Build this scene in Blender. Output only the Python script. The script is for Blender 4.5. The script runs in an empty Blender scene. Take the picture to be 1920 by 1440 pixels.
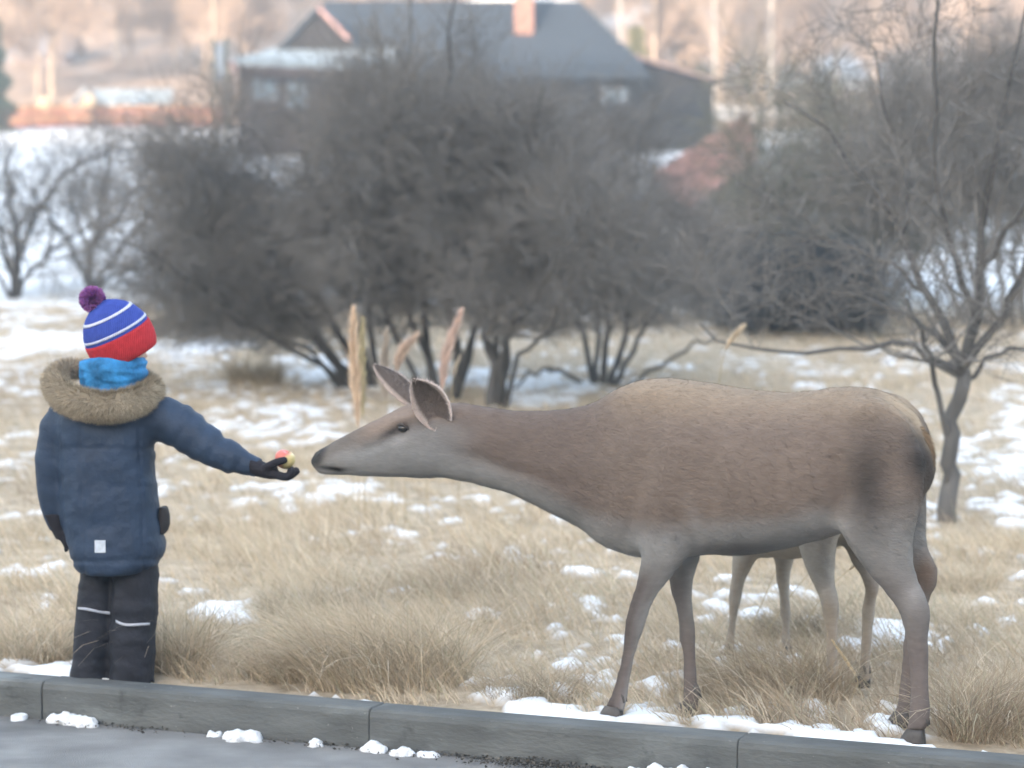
import bpy, math, random
import numpy as np
from mathutils import Vector, Matrix

rng = np.random.default_rng(11)
random.seed(5)
SC = bpy.context.scene
COL = SC.collection
R = math.radians

# ------------------------------------------------------------------ camera
F = 4605.0                       # focal length in photo pixels (1920 wide)
CAM = np.array([0.0, 0.0, 1.55])
TH = math.atan(290 / F)          # looking slightly down
cam = bpy.data.cameras.new('camera')
cam.lens = 36 * F / 1920
cam.clip_end = 5000
cam.dof.use_dof = True
cam.dof.focus_distance = 6.7
cam.dof.aperture_fstop = 3.0
camo = bpy.data.objects.new('camera', cam)
COL.objects.link(camo)
camo.location = CAM
camo.rotation_euler = (R(90) - TH, 0, 0)
SC.camera = camo

# ------------------------------------------------------------------ light
SUN_EL, SUN_AZ = R(11), R(20)    # low winter sun behind the camera, a little to the left
w = bpy.data.worlds.new('World'); SC.world = w; w.use_nodes = True
nt = w.node_tree
bg = nt.nodes['Background']
sky = nt.nodes.new('ShaderNodeTexSky'); sky.sky_type = 'NISHITA'
sky.sun_disc = False
sky.sun_elevation = SUN_EL
sky.sun_rotation = R(180) + SUN_AZ
sky.air_density = 1.0; sky.dust_density = 1.4; sky.ozone_density = 0.5
nt.links.new(sky.outputs[0], bg.inputs[0])
bg.inputs[1].default_value = 0.15
sl = bpy.data.lights.new('sun', 'SUN'); sl.energy = 4.8; sl.angle = R(0.5); sl.color = (1.0, 0.80, 0.63)
so = bpy.data.objects.new('sun', sl); COL.objects.link(so)
ldir = Vector((math.sin(SUN_AZ) * math.cos(SUN_EL), math.cos(SUN_AZ) * math.cos(SUN_EL), -math.sin(SUN_EL)))
so.rotation_euler = ldir.to_track_quat('-Z', 'Y').to_euler()
vs = SC.view_settings
vs.view_transform = 'Standard'; vs.look = 'None'; vs.gamma = 1; vs.use_curve_mapping = False
vs.exposure = 3.03
SC.render.engine = 'CYCLES'
SC.cycles.use_denoising = True
SC.cycles.max_bounces = 4
SC.cycles.diffuse_bounces = 2
SC.cycles.glossy_bounces = 2
HAZE = 0.0034
SC.cycles.volume_bounces = 0
SC.cycles.transparent_max_bounces = 4
SC.cycles.caustics_reflective = False; SC.cycles.caustics_refractive = False

# ------------------------------------------------------------------ helpers
def ray(px, py):
    x = (px - 960) / F; y = (720 - py) / F
    return np.array([x, math.cos(TH) + y * math.sin(TH), -math.sin(TH) + y * math.cos(TH)])
def atY(px, py, Y):
    d = ray(px, py); return CAM + d * (Y / d[1])
def atZ(px, py, z):
    d = ray(px, py); return CAM + d * ((z - CAM[2]) / d[2])
def project(P):
    P = np.asarray(P, float); q = P - CAM
    f = q[..., 1] * math.cos(TH) - q[..., 2] * math.sin(TH)
    u = q[..., 1] * math.sin(TH) + q[..., 2] * math.cos(TH)
    return 960 + F * q[..., 0] / f, 720 - F * u / f
def lin(r, g, b):
    def c(v):
        v /= 255.0
        return v / 12.92 if v <= 0.04045 else ((v + 0.055) / 1.055) ** 2.4
    return (c(r), c(g), c(b))
def smooth(a, b, x):
    t = np.clip((x - a) / (b - a), 0, 1); return t * t * (3 - 2 * t)
def hash2(i, j, s):
    h = np.sin(i * 127.1 + j * 311.7 + s * 74.7) * 43758.5453
    return h - np.floor(h)
def vnoise(x, y, s=0):
    i = np.floor(x); j = np.floor(y); fx = x - i; fy = y - j
    fx = fx * fx * (3 - 2 * fx); fy = fy * fy * (3 - 2 * fy)
    a = hash2(i, j, s); b = hash2(i + 1, j, s); c = hash2(i, j + 1, s); d = hash2(i + 1, j + 1, s)
    return (a * (1 - fx) + b * fx) * (1 - fy) + (c * (1 - fx) + d * fx) * fy
def fbm(x, y, s=0, o=4):
    v = 0; a = 0.5; t = 0
    for k in range(o):
        v = v + a * vnoise(x * 2 ** k, y * 2 ** k, s + k * 3.1); t += a; a *= 0.5
    return v / t
def norm(v):
    return v / np.maximum(np.linalg.norm(v, axis=-1, keepdims=True), 1e-9)

def mesh_np(name, verts, faces, cols=None, smooth_shade=True, mat=None):
    """faces: list of int arrays, each (M,3) or (M,4)"""
    if not isinstance(faces, list): faces = [faces]
    me = bpy.data.meshes.new(name)
    verts = np.asarray(verts, np.float32)
    me.vertices.add(len(verts)); me.vertices.foreach_set('co', verts.ravel())
    faces = [np.asarray(f, np.int32) for f in faces if len(f)]
    loops = np.concatenate([f.ravel() for f in faces])
    sizes = np.concatenate([np.full(len(f), f.shape[1], np.int32) for f in faces])
    starts = np.concatenate([[0], np.cumsum(sizes)[:-1]]).astype(np.int32)
    me.loops.add(len(loops)); me.loops.foreach_set('vertex_index', loops)
    me.polygons.add(len(sizes)); me.polygons.foreach_set('loop_start', starts)
    me.polygons.foreach_set('use_smooth', np.full(len(sizes), smooth_shade, bool))
    me.update(calc_edges=True)
    if cols is not None:
        set_cols(me, cols)
    if mat: me.materials.append(mat)
    return me
def set_cols(me, cols):
    cols = np.asarray(cols, np.float32)
    if cols.shape[1] == 3: cols = np.hstack([cols, np.ones((len(cols), 1), np.float32)])
    a = me.color_attributes.get('Col') or me.color_attributes.new('Col', 'FLOAT_COLOR', 'POINT')
    a.data.foreach_set('color', cols.ravel())
def obj(name, me, parent=None, mat=None, loc=None):
    o = bpy.data.objects.new(name, me); COL.objects.link(o)
    if mat and me and not me.materials: me.materials.append(mat)
    if loc is not None: o.location = loc
    if parent is not None:
        o.parent = parent
        o.matrix_parent_inverse = Matrix.Translation(-Vector(parent.location)) if parent.rotation_euler[2] == 0 else parent.matrix_basis.inverted()
    return o
def thing(name, label, cat, loc, group=None):
    o = bpy.data.objects.new(name, None); COL.objects.link(o); o.location = loc
    o.empty_display_size = 0.1
    return tag(o, label, cat, group)
def tag(o, label, cat, group=None):
    o['label'] = label; o['category'] = cat
    if group: o['group'] = group
    return o
def struct(o):
    o['kind'] = 'structure'; return o
def stuff(o):
    o['kind'] = 'stuff'; return o
def copy_tree(o, parent=None):
    c = o.copy(); COL.objects.link(c); c.parent = parent
    if parent is not None: c.matrix_parent_inverse = o.matrix_parent_inverse.copy()
    for ch in list(o.children): copy_tree(ch, c)
    return c

def mat(name, base=None, rough=0.8, var=0.25, scale=8.0, bump=0.0, bscale=40.0, attr=False, stretch=(1, 1, 1), spec=0.25, trans=0.0, detail=5):
    m = bpy.data.materials.new(name); m.use_nodes = True
    n = m.node_tree; bs = n.nodes['Principled BSDF']
    bs.inputs['Roughness'].default_value = rough
    bs.inputs['Specular IOR Level'].default_value = spec
    tc = n.nodes.new('ShaderNodeTexCoord'); mp = n.nodes.new('ShaderNodeMapping'); mp.inputs['Scale'].default_value = stretch
    n.links.new(tc.outputs['Object'], mp.inputs[0])
    if attr:
        a = n.nodes.new('ShaderNodeAttribute'); a.attribute_name = 'Col'; src = a.outputs['Color']
    else:
        rgb = n.nodes.new('ShaderNodeRGB'); rgb.outputs[0].default_value = (*base, 1); src = rgb.outputs[0]
    if var:
        no = n.nodes.new('ShaderNodeTexNoise'); no.inputs['Scale'].default_value = scale; no.inputs['Detail'].default_value = detail
        n.links.new(mp.outputs[0], no.inputs['Vector'])
        mr = n.nodes.new('ShaderNodeMapRange'); mr.inputs[1].default_value = 0.3; mr.inputs[2].default_value = 0.7
        mr.inputs[3].default_value = 1 - var; mr.inputs[4].default_value = 1 + var
        n.links.new(no.outputs[0], mr.inputs[0])
        mx = n.nodes.new('ShaderNodeVectorMath'); mx.operation = 'SCALE'
        n.links.new(src, mx.inputs[0]); n.links.new(mr.outputs[0], mx.inputs['Scale'])
        src = mx.outputs[0]
    n.links.new(src, bs.inputs['Base Color'])
    if bump:
        nb = n.nodes.new('ShaderNodeTexNoise'); nb.inputs['Scale'].default_value = bscale; nb.inputs['Detail'].default_value = 4
        n.links.new(mp.outputs[0], nb.inputs['Vector'])
        b = n.nodes.new('ShaderNodeBump'); b.inputs['Strength'].default_value = bump; b.inputs['Distance'].default_value = 0.02
        n.links.new(nb.outputs[0], b.inputs['Height']); n.links.new(b.outputs[0], bs.inputs['Normal'])
    if trans:
        tr = n.nodes.new('ShaderNodeBsdfTranslucent'); n.links.new(src, tr.inputs[0])
        ms = n.nodes.new('ShaderNodeMixShader'); ms.inputs[0].default_value = trans
        n.links.new(bs.outputs[0], ms.inputs[1]); n.links.new(tr.outputs[0], ms.inputs[2])
        n.links.new(ms.outputs[0], n.nodes['Material Output'].inputs[0])
    return m

def tubes(P, Rr, S=4, twist=None):
    """P (N,K,3), Rr (N,K) -> verts, quads"""
    N, K = P.shape[:2]
    T = np.empty_like(P); T[:, 1:-1] = P[:, 2:] - P[:, :-2]; T[:, 0] = P[:, 1] - P[:, 0]; T[:, -1] = P[:, -1] - P[:, -2]
    T = norm(T)
    ref = np.where(np.abs(T[:, :1, 2:3]) > 0.8, np.array([1.0, 0, 0]), np.array([0, 0, 1.0]))
    A = norm(np.cross(T, np.broadcast_to(ref, T.shape))); B = np.cross(T, A)
    ang = np.arange(S) * 2 * math.pi / S
    V = P[:, :, None] + Rr[:, :, None, None] * (A[:, :, None] * np.cos(ang)[None, None, :, None] + B[:, :, None] * np.sin(ang)[None, None, :, None])
    n, k, s = np.meshgrid(np.arange(N), np.arange(K - 1), np.arange(S), indexing='ij')
    b = (n * K + k) * S; s2 = (s + 1) % S
    Q = np.stack([b + s, b + s2, b + S + s2, b + S + s], -1).reshape(-1, 4)
    return V.reshape(-1, 3), Q
class MB:
    def __init__(self): self.v = []; self.f = []; self.c = []; self.n = 0
    def add(self, v, f, c=None):
        v = np.asarray(v, float); self.v.append(v)
        for ff in (f if isinstance(f, list) else [f]):
            if len(ff): self.f.append(np.asarray(ff) + self.n)
        if c is not None: self.c.append(np.broadcast_to(np.asarray(c, float), (len(v), 3)))
        self.n += len(v); return self
    def box(self, x0, x1, y0, y1, z0, z1):
        v = [(x, y, z) for z in (z0, z1) for y in (y0, y1) for x in (x0, x1)]
        return self.add(v, np.array([(0, 2, 3, 1), (4, 5, 7, 6), (0, 1, 5, 4), (2, 6, 7, 3), (0, 4, 6, 2), (1, 3, 7, 5)]))
    def prism(self, pts, d):
        """pts: planar polygon (list of 3d), extruded by vector d"""
        n = len(pts); p = np.asarray(pts, float); v = np.vstack([p, p + np.asarray(d)])
        f4 = np.array([(i, (i + 1) % n, n + (i + 1) % n, n + i) for i in range(n)])
        fan1 = np.array([(0, i + 1, i) for i in range(1, n - 1)]); fan2 = np.array([(n, n + i, n + i + 1) for i in range(1, n - 1)])
        return self.add(v, [f4, fan1, fan2])
    def tube(self, pts, r, S=8):
        P = np.asarray(pts, float)[None]; rr = np.broadcast_to(np.asarray(r, float), (1, P.shape[1]))
        v, q = tubes(P, rr, S); K = P.shape[1]
        caps = [np.array([(0, i + 1, i) for i in range(1, S - 1)]), np.array([((K - 1) * S, (K - 1) * S + i, (K - 1) * S + i + 1) for i in range(1, S - 1)])]
        return self.add(v, [q] + caps)
    def loft(self, rings):
        """rings: list of (S,3) arrays; closed with fans"""
        S = len(rings[0]); K = len(rings); v = np.vstack(rings)
        q = np.array([(k * S + s, k * S + (s + 1) % S, (k + 1) * S + (s + 1) % S, (k + 1) * S + s) for k in range(K - 1) for s in range(S)])
        c0 = v[:S].mean(0); c1 = v[-S:].mean(0); n = len(v)
        v = np.vstack([v, c0, c1])
        t0 = np.array([(n, (s + 1) % S, s) for s in range(S)]); t1 = np.array([(n + 1, (K - 1) * S + s, (K - 1) * S + (s + 1) % S) for s in range(S)])
        return self.add(v, [q, t0, t1])
    def mesh(self, name, m=None, smooth_shade=True):
        by = {}
        for f in self.f: by.setdefault(f.shape[1], []).append(f)
        return mesh_np(name, np.vstack(self.v), [np.vstack(x) for x in by.values()], np.vstack(self.c) if self.c else None, smooth_shade, m)
def ring(c, a, b, S=20, p=2.0):
    t = np.arange(S) * 2 * math.pi / S
    ct, st = np.cos(t), np.sin(t)
    ct = np.sign(ct) * np.abs(ct) ** (2 / p); st = np.sign(st) * np.abs(st) ** (2 / p)
    return np.asarray(c, float) + ct[:, None] * np.asarray(a, float) + st[:, None] * np.asarray(b, float)
def resample(pts, K):
    """catmull-rom resample of (n,d) points to K samples"""
    p = np.asarray(pts, float); n = len(p)
    p2 = np.vstack([2 * p[0] - p[1], p, 2 * p[-1] - p[-2]])
    t = np.linspace(0, n - 1 - 1e-6, K); i = t.astype(int); f = (t - i)[:, None]
    a, b, c, d = p2[i], p2[i + 1], p2[i + 2], p2[i + 3]
    return 0.5 * (2 * b + (c - a) * f + (2 * a - 5 * b + 4 * c - d) * f ** 2 + (3 * b - a - 3 * c + d) * f ** 3)
def fuse(name, mb, voxel, it=6, fac=0.5):
    """union of the closed shapes in mb as one continuous smooth surface"""
    me = mb.mesh(name + '_raw'); o = bpy.data.objects.new('tmp', me); COL.objects.link(o)
    r = o.modifiers.new('r', 'REMESH'); r.mode = 'VOXEL'; r.voxel_size = voxel; r.use_smooth_shade = True
    s = o.modifiers.new('s', 'SMOOTH'); s.iterations = it; s.factor = fac
    dg = bpy.context.evaluated_depsgraph_get(); dg.update()
    out = bpy.data.meshes.new_from_object(o.evaluated_get(dg)); out.name = name
    bpy.data.objects.remove(o); bpy.data.meshes.remove(me)
    out.polygons.foreach_set('use_smooth', np.ones(len(out.polygons), bool))
    out.materials.clear()
    return out
def vco(me):
    a = np.empty(len(me.vertices) * 3, np.float32); me.vertices.foreach_get('co', a); return a.reshape(-1, 3).astype(float)
def vno(me):
    a = np.empty(len(me.vertices) * 3, np.float32); me.vertices.foreach_get('normal', a); return a.reshape(-1, 3).astype(float)
def set_vco(me, v):
    me.vertices.foreach_set('co', np.asarray(v, np.float32).ravel()); me.update()
def strands(me, n, length, width, flow, spread=0.35, lift=0.5, cols=None, jit=0.12, sel=None):
    """short hairs on a mesh: single triangles; flow(P,N)->direction"""
    me.calc_loop_triangles()
    tri = np.empty(len(me.loop_triangles) * 3, np.int32); me.loop_triangles.foreach_get('vertices', tri); tri = tri.reshape(-1, 3)
    v = vco(me); nn = vno(me)
    A = v[tri]; ar = np.linalg.norm(np.cross(A[:, 1] - A[:, 0], A[:, 2] - A[:, 0]), axis=1)
    if sel is not None: ar = ar * sel(A.mean(1))
    k = rng.choice(len(tri), n, p=ar / ar.sum())
    u = rng.random((n, 2)); fl = u.sum(1) > 1; u[fl] = 1 - u[fl]; bw = np.c_[1 - u.sum(1), u]
    P = (A[k] * bw[:, :, None]).sum(1); N = norm((nn[tri[k]] * bw[:, :, None]).sum(1))
    D = flow(P, N) + rng.normal(0, spread, (n, 3)); D = D - N * (D * N).sum(1, keepdims=True)
    D = norm(norm(D) * (1 - lift) + N * lift)
    L = (length(P) if callable(length) else length) * rng.uniform(0.6, 1.25, n)
    ra = rng.uniform(-.7, .7, (n, 1)); side = norm(np.cross(D, N)); side = (side * np.cos(ra) + np.cross(D, side) * np.sin(ra)) * (width * 0.5)
    V = np.stack([P - side - N * 0.002, P + side - N * 0.002, P + D * L[:, None]], 1).reshape(-1, 3)
    C = None
    if cols is not None:
        C = (cols[tri[k]] * bw[:, :, None]).sum(1) * (1 + rng.normal(0, jit, (n, 1)))
        C = np.repeat(np.clip(C, 0, 1), 3, 0)
    return mesh_np('fur', V, np.arange(3 * n).reshape(-1, 3), C)

# ------------------------------------------------------------------ terrain
KL = atZ(0, 1256, 0.12); KR = atZ(1920, 1412, 0.12)      # back edge of the kerb's top
KD = norm((KR - KL) * [1, 1, 0]); KN = np.array([-KD[1], KD[0], 0])   # along / behind the kerb
PY = [0, 8, 10, 15, 20, 26, 30, 45, 60, 85, 105, 125, 160, 220, 300, 430, 700]
PZ = [.085, .095, .115, .18, .33, .62, .90, 1.75, 2.75, 4.2, 5.4, 6.6, 13.5, 27, 46, 80, 150]
def kdist(X, Y): return (X - KL[0]) * KN[0] + (Y - KL[1]) * KN[1]
def snow_mask(X, Y):
    z0 = np.interp(Y, PY, PZ)
    px, py = project(np.stack([X, Y, z0], -1))
    n = .50 * fbm(X * 3.6, Y * 2.2, 3, 4) + .50 * fbm(X * 13, Y * 8.5, 7, 3)
    b = np.zeros_like(n) - 0.075
    def blob(cx, cy, rx, ry, a): return a * np.exp(-((px - cx) / rx) ** 2 - ((py - cy) / ry) ** 2)
    b = b + blob(520, 760, 170, 80, .14) + blob(380, 650, 120, 32, .22) + blob(90, 645, 120, 26, .26) + blob(60, 585, 120, 25, .04)
    b = b + blob(1880, 860, 110, 110, .16) + blob(1000, 725, 140, 28, .22) + blob(430, 1165, 64, 28, .34) + blob(90, 1140, 40, 22, .24)
    b = b + blob(1440, 690, 150, 22, .08) + blob(620, 690, 80, 22, .16) + blob(320, 520, 150, 18, .18) - blob(500, 590, 260, 36, .10) - blob(1300, 640, 400, 30, .05)
    b = b - blob(690, 1200, 210, 90, .2) - blob(620, 1010, 260, 50, .04) - blob(480, 690, 70, 40, .22) - blob(260, 1200, 60, 80, .2)
    b = b - blob(300, 600, 120, 20, .10) + blob(1640, 1200, 80, 40, .10) + blob(700, 950, 300, 60, .05)
    d = kdist(X, Y)
    b = b + 0.085 * np.exp(-((d - 0.03) / 0.14) ** 2)
    far = smooth(25, 32, Y + 1.5 * (fbm(X * .5, Y * .5, 9) - .5))
    b = b + far * 0.6
    return smooth(0.53, 0.60, n + b)
def ground_z(X, Y, relief=True):
    X = np.asarray(X, float); Y = np.asarray(Y, float)
    z = np.interp(Y, PY, PZ)
    z = z - 0.65 * smooth(1.5, 4.5, X) * smooth(32, 44, Y) * (1 - smooth(58, 74, Y))
    if relief:
        near = 1 - smooth(28, 40, Y); d = kdist(X, Y)
        z = z + near * smooth(0, 0.5, d) * 0.10 * (fbm(X * 1.6, Y * 1.6, 5) - 0.5)
        z = z + smooth(40, 120, Y) * 1.2 * (fbm(X * .06, Y * .06, 21) - .5) * (1 - np.exp(-np.abs(Y - 90) / 30))
    return z
def gz(x, y): return float(ground_z(np.array([x]), np.array([y]))[0])

M_ground = bpy.data.materials.new('meadow_ground'); M_ground.use_nodes = True
def ground_mat(m, soil_a, soil_b, scale):
    n = m.node_tree; bs = n.nodes['Principled BSDF']; bs.inputs['Roughness'].default_value = 0.9; bs.inputs['Specular IOR Level'].default_value = 0.15
    at = n.nodes.new('ShaderNodeAttribute'); at.attribute_name = 'Col'
    tc = n.nodes.new('ShaderNodeTexCoord')
    n1 = n.nodes.new('ShaderNodeTexNoise'); n1.inputs['Scale'].default_value = scale; n1.inputs['Detail'].default_value = 8; n1.inputs['Roughness'].default_value = .65
    n.links.new(tc.outputs['Object'], n1.inputs['Vector'])
    cr = n.nodes.new('ShaderNodeValToRGB'); cr.color_ramp.elements[0].position = .35; cr.color_ramp.elements[1].position = .68
    cr.color_ramp.elements[0].color = (*soil_a, 1); cr.color_ramp.elements[1].color = (*soil_b, 1)
    n.links.new(n1.outputs[0], cr.inputs[0])
    mx = n.nodes.new('ShaderNodeMix'); mx.data_type = 'RGBA'
    n.links.new(at.outputs['Color'], mx.inputs[0]); n.links.new(cr.outputs[0], mx.inputs[6]); mx.inputs[7].default_value = (.86, .88, .90, 1)
    n.links.new(mx.outputs[2], bs.inputs['Base Color'])
    b = n.nodes.new('ShaderNodeBump'); b.inputs['Strength'].default_value = .5; b.inputs['Distance'].default_value = .03
    n.links.new(n1.outputs[0], b.inputs['Height']); n.links.new(b.outputs[0], bs.inputs['Normal'])
ground_mat(M_ground, (.27, .215, .15), (.58, .48, .36), 9)
M_hill = bpy.data.materials.new('hillside_litter'); M_hill.use_nodes = True
ground_mat(M_hill, (.28, .20, .15), (.50, .385, .30), .35)

def fan(name, r0, r1, rows, cols, m, maskf):
    ta = np.linspace(-0.62, 0.62, cols)
    # ray (ta,1)*Y meets kerb line
    den = ta * KN[0] + KN[1]; Yk = (KL[0] * KN[0] + KL[1] * KN[1]) / den
    rr = np.exp(np.linspace(math.log(r0), math.log(r1), rows))
    k = smooth(0, 1, np.log(rr) / math.log(4))[:, None]       # far rows level out to constant depth
    Y = (Yk[None] * (1 - k) + 7.3 * k) * rr[:, None]; X = ta[None] * Y
    Z = ground_z(X, Y); s = maskf(X, Y)
    Z = Z + 0.022 * s * (Y < 40) * smooth(0.0, .05, kdist(X, Y) + .02)
    V = np.stack([X, Y, Z], -1).reshape(-1, 3)
    i, j = np.meshgrid(np.arange(rows - 1), np.arange(cols - 1), indexing='ij'); b = (i * cols + j)
    Q = np.stack([b, b + 1, b + cols + 1, b + cols], -1).reshape(-1, 4)
    me = mesh_np(name, V, Q, np.repeat(s.reshape(-1, 1), 3, 1), True, m)
    return struct(obj(name, me))
fan('meadow', 1.0, 4.4, 420, 420, M_ground, snow_mask)
fan('snow_field', 4.4, 16.2, 200, 260, M_ground, lambda X, Y: np.clip(1 - 0.5 * smooth(.66, .80, fbm(X * .8, Y * .5, 31)), 0, 1))
fan('hillside', 16.2, 46, 140, 200, M_hill, lambda X, Y: smooth(.60, .70, fbm(X * .10, Y * .10, 41, 5)) * .8)

# unseen ridge added behind the camera to keep the low sun off the meadow
hx = np.linspace(-260, 260, 60); hy = np.linspace(-215, -60, 24)
HX, HY = np.meshgrid(hx, hy)
HZ = 57 * np.exp(-((HY + 150) / 42) ** 2) * (1 + .0 * HX) - 2
i, j = np.meshgrid(np.arange(23), np.arange(59), indexing='ij'); b = i * 60 + j
struct(obj('sun_block_ridge', mesh_np('sun_block_ridge', np.stack([HX, HY, HZ], -1).reshape(-1, 3), np.stack([b, b + 1, b + 61, b + 60], -1).reshape(-1, 4), np.zeros((len(HX.ravel()), 3)), True, M_hill)))
M_base = mat('far_ground', (.22, .17, .11), var=.3, scale=.2)
struct(obj('ground', MB().add([(-262, -218, -.6), (262, -218, -.6), (262, 345, -.6), (-262, 345, -.6)], np.array([(0, 1, 2, 3)])).mesh('ground', M_base)))

# ------------------------------------------------------------------ road and kerb
M_road = mat('asphalt', (.265, .262, .256), rough=.85, var=.22, scale=5, bump=.6, bscale=260, detail=10)
def kp(s, n, z): return np.array([KL[0] + KD[0] * s + KN[0] * n, KL[1] + KD[1] * s + KN[1] * n, z])
KW = 0.125
struct(obj('road', MB().add([kp(-14, -KW - .006, 0), kp(14, -KW - .006, 0), kp(14, -10, 0), kp(-14, -10, 0)], np.array([(0, 3, 2, 1)])).mesh('road', M_road)))
M_kerb = mat('kerb_concrete', (.118, .124, .122), rough=.85, var=.30, scale=9, bump=.25, bscale=90, stretch=(.4, 1, 1))
def wear(m, col, scale, lo, hi, st=(1, 1, 1)):
    n = m.node_tree; bs = n.nodes['Principled BSDF']; src = bs.inputs['Base Color'].links[0].from_socket
    tc = n.nodes.new('ShaderNodeTexCoord'); mp = n.nodes.new('ShaderNodeMapping'); mp.inputs['Scale'].default_value = st
    no = n.nodes.new('ShaderNodeTexNoise'); no.inputs['Scale'].default_value = scale; no.inputs['Detail'].default_value = 9; no.inputs['Roughness'].default_value = .62
    oi = n.nodes.new('ShaderNodeObjectInfo'); ad = n.nodes.new('ShaderNodeVectorMath'); n.links.new(oi.outputs['Location'], ad.inputs[1])
    n.links.new(tc.outputs['Object'], ad.inputs[0]); n.links.new(ad.outputs[0], mp.inputs[0]); n.links.new(mp.outputs[0], no.inputs['Vector'])
    mr = n.nodes.new('ShaderNodeMapRange'); mr.inputs[1].default_value = lo; mr.inputs[2].default_value = hi; n.links.new(no.outputs[0], mr.inputs[0])
    mx = n.nodes.new('ShaderNodeMix'); mx.data_type = 'RGBA'; n.links.new(mr.outputs[0], mx.inputs[0]); n.links.new(src, mx.inputs[6]); mx.inputs[7].default_value = (*col, 1)
    n.links.new(mx.outputs[2], bs.inputs['Base Color'])
wear(M_kerb, (.20, .215, .21), 4.5, .56, .70, (.6, 1, 1.6)); wear(M_kerb, (.055, .06, .058), 7, .60, .72); wear(M_kerb, (.30, .30, .29), 60, .66, .74)
wear(M_road, (.16, .16, .158), 1.6, .50, .68, (.5, 1, 1)); wear(M_road, (.42, .42, .41), 120, .66, .72)
M_kerbgap = mat('kerb_mortar', (.08, .085, .09), rough=.95, var=.2, scale=30)
def bevel_bar(L, W, z0, z1, bv):
    """bar along local x, front face at y=0, back at y=W, top edges chamfered"""
    prof = [(0, z0), (0, z1 - bv * 1.6), (bv * .35, z1 - bv * .5), (bv, z1), (W - bv, z1), (W, z1 - bv), (W, z0)]
    mb = MB(); xs = [0.001, 0.004, L - .004, L - .001]; sh = [.003, 0, 0, .003]
    cy = W / 2; cz = (z0 + z1) / 2
    rings = []
    for x, s in zip(xs, sh):
        rings.append(np.array([(x, y + (s if y < cy else -s), z - (s if z > cz else 0)) for y, z in prof]))
    mb.loft(rings[::-1]); return mb
s60 = 0
def s_at(px):     # kerb coordinate where the front top edge meets this pixel column
    d = ray(px, 0); t = np.array([d[0], d[1]])
    o = kp(0, -KW, 0)[:2]
    A = np.array([[t[0], -KD[0]], [t[1], -KD[1]]]); u = np.linalg.solve(A, o); return u[1]
sa, sb = s_at(62), s_at(686); LK = sb - sa
kerb = struct(obj('kerb', MB().box(0, 14, .012, KW - .012, -.2, .105).mesh('kerb', M_kerbgap)))
kerb.location = kp(sa - 4 * LK, -KW, 0); kerb.rotation_euler = (0, 0, math.atan2(KD[1], KD[0]))
kst = bevel_bar(LK, KW, -.2, .12, .014).mesh('kerb_stone', M_kerb, False)
for k in range(12):
    o = bpy.data.objects.new('kerb_stone', kst); COL.objects.link(o); o.parent = kerb
    o.location = (k * LK, random.uniform(-.002, .002), random.uniform(-.003, .001))

# snow lumps and litter at the kerb foot
M_snow = mat('snow', (.84, .86, .88), rough=.7, var=.10, scale=45, bump=.6, bscale=140)
def blob_mesh(name, L, W, H, n, seed, m):
    r_ = np.random.default_rng(seed); mb = MB()
    for k in range(n):
        t = (k + .5) / n - .5
        rad = (1 - .5 * abs(t * 2) ** 2) * r_.uniform(.7, 1.1)
        c = np.array([t * L * .8, r_.uniform(-.2, .2) * W, 0]); ax = max(L / n * .8, H * .8) * rad
        rg = [ring(c + [0, 0, H * rad * math.sin(p)], (ax * math.cos(p), 0, 0), (0, W * .55 * rad * math.cos(p), 0), 14) for p in np.linspace(-.5, 1.5, 8)]
        mb.loft(rg)
    me = fuse(name, mb, max(.005, H / 8), 3)
    v = vco(me); nn = vno(me)
    v = v + nn * ((fbm(v[:, 0] * 45, v[:, 1] * 45 + v[:, 2] * 60, seed) - .5) * .022)[:, None]
    set_vco(me, v); me.materials.append(m); return me
lumps = [(132, 120, 30, 6, 'long snow heap at the kerb foot below the child'), (30, 18, 14, 1, 'tiny round snow crumb lying apart beside the long snow heap'),
         (458, 92, 26, 4, 'medium knobbly snow heap at the kerb foot below the outstretched hand'), (396, 30, 14, 2, 'small flat snow crumb touching the medium snow heap'),
         (592, 24, 20, 1, 'single round snow lump on the kerb foot just before the kerb joint'), (708, 48, 24, 2, 'pointed snow lump sitting right at the kerb joint'),
         (762, 28, 18, 1, 'small snow lump just past the kerb joint'), (808, 28, 12, 1, 'thin snow scrap last in the row past the kerb joint'),
         (1290, 235, 30, 9, 'longest snow heap at the kerb foot beneath the deer'), (1515, 62, 24, 2, 'short snow heap at the kerb foot beyond the longest one')]
for k, (px, wpx, hpx, n, lab) in enumerate(lumps):
    s = s_at(px); mpp = 7.6 / F
    me = blob_mesh('snow_lump', wpx * mpp * 1.1, .05 + hpx * mpp * .6, hpx * mpp * .78, n, 50 + k, M_snow)
    p = kp(s, -KW - .022 - hpx * mpp * .2, .0)
    o = obj('snow_lump', me); o.location = p; o.rotation_euler[2] = math.atan2(KD[1], KD[0])
    tag(o, lab, 'snow', 'snow lumps at the kerb foot')
M_litter = mat('leaf_litter', attr=True, rough=.95, var=0)
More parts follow.
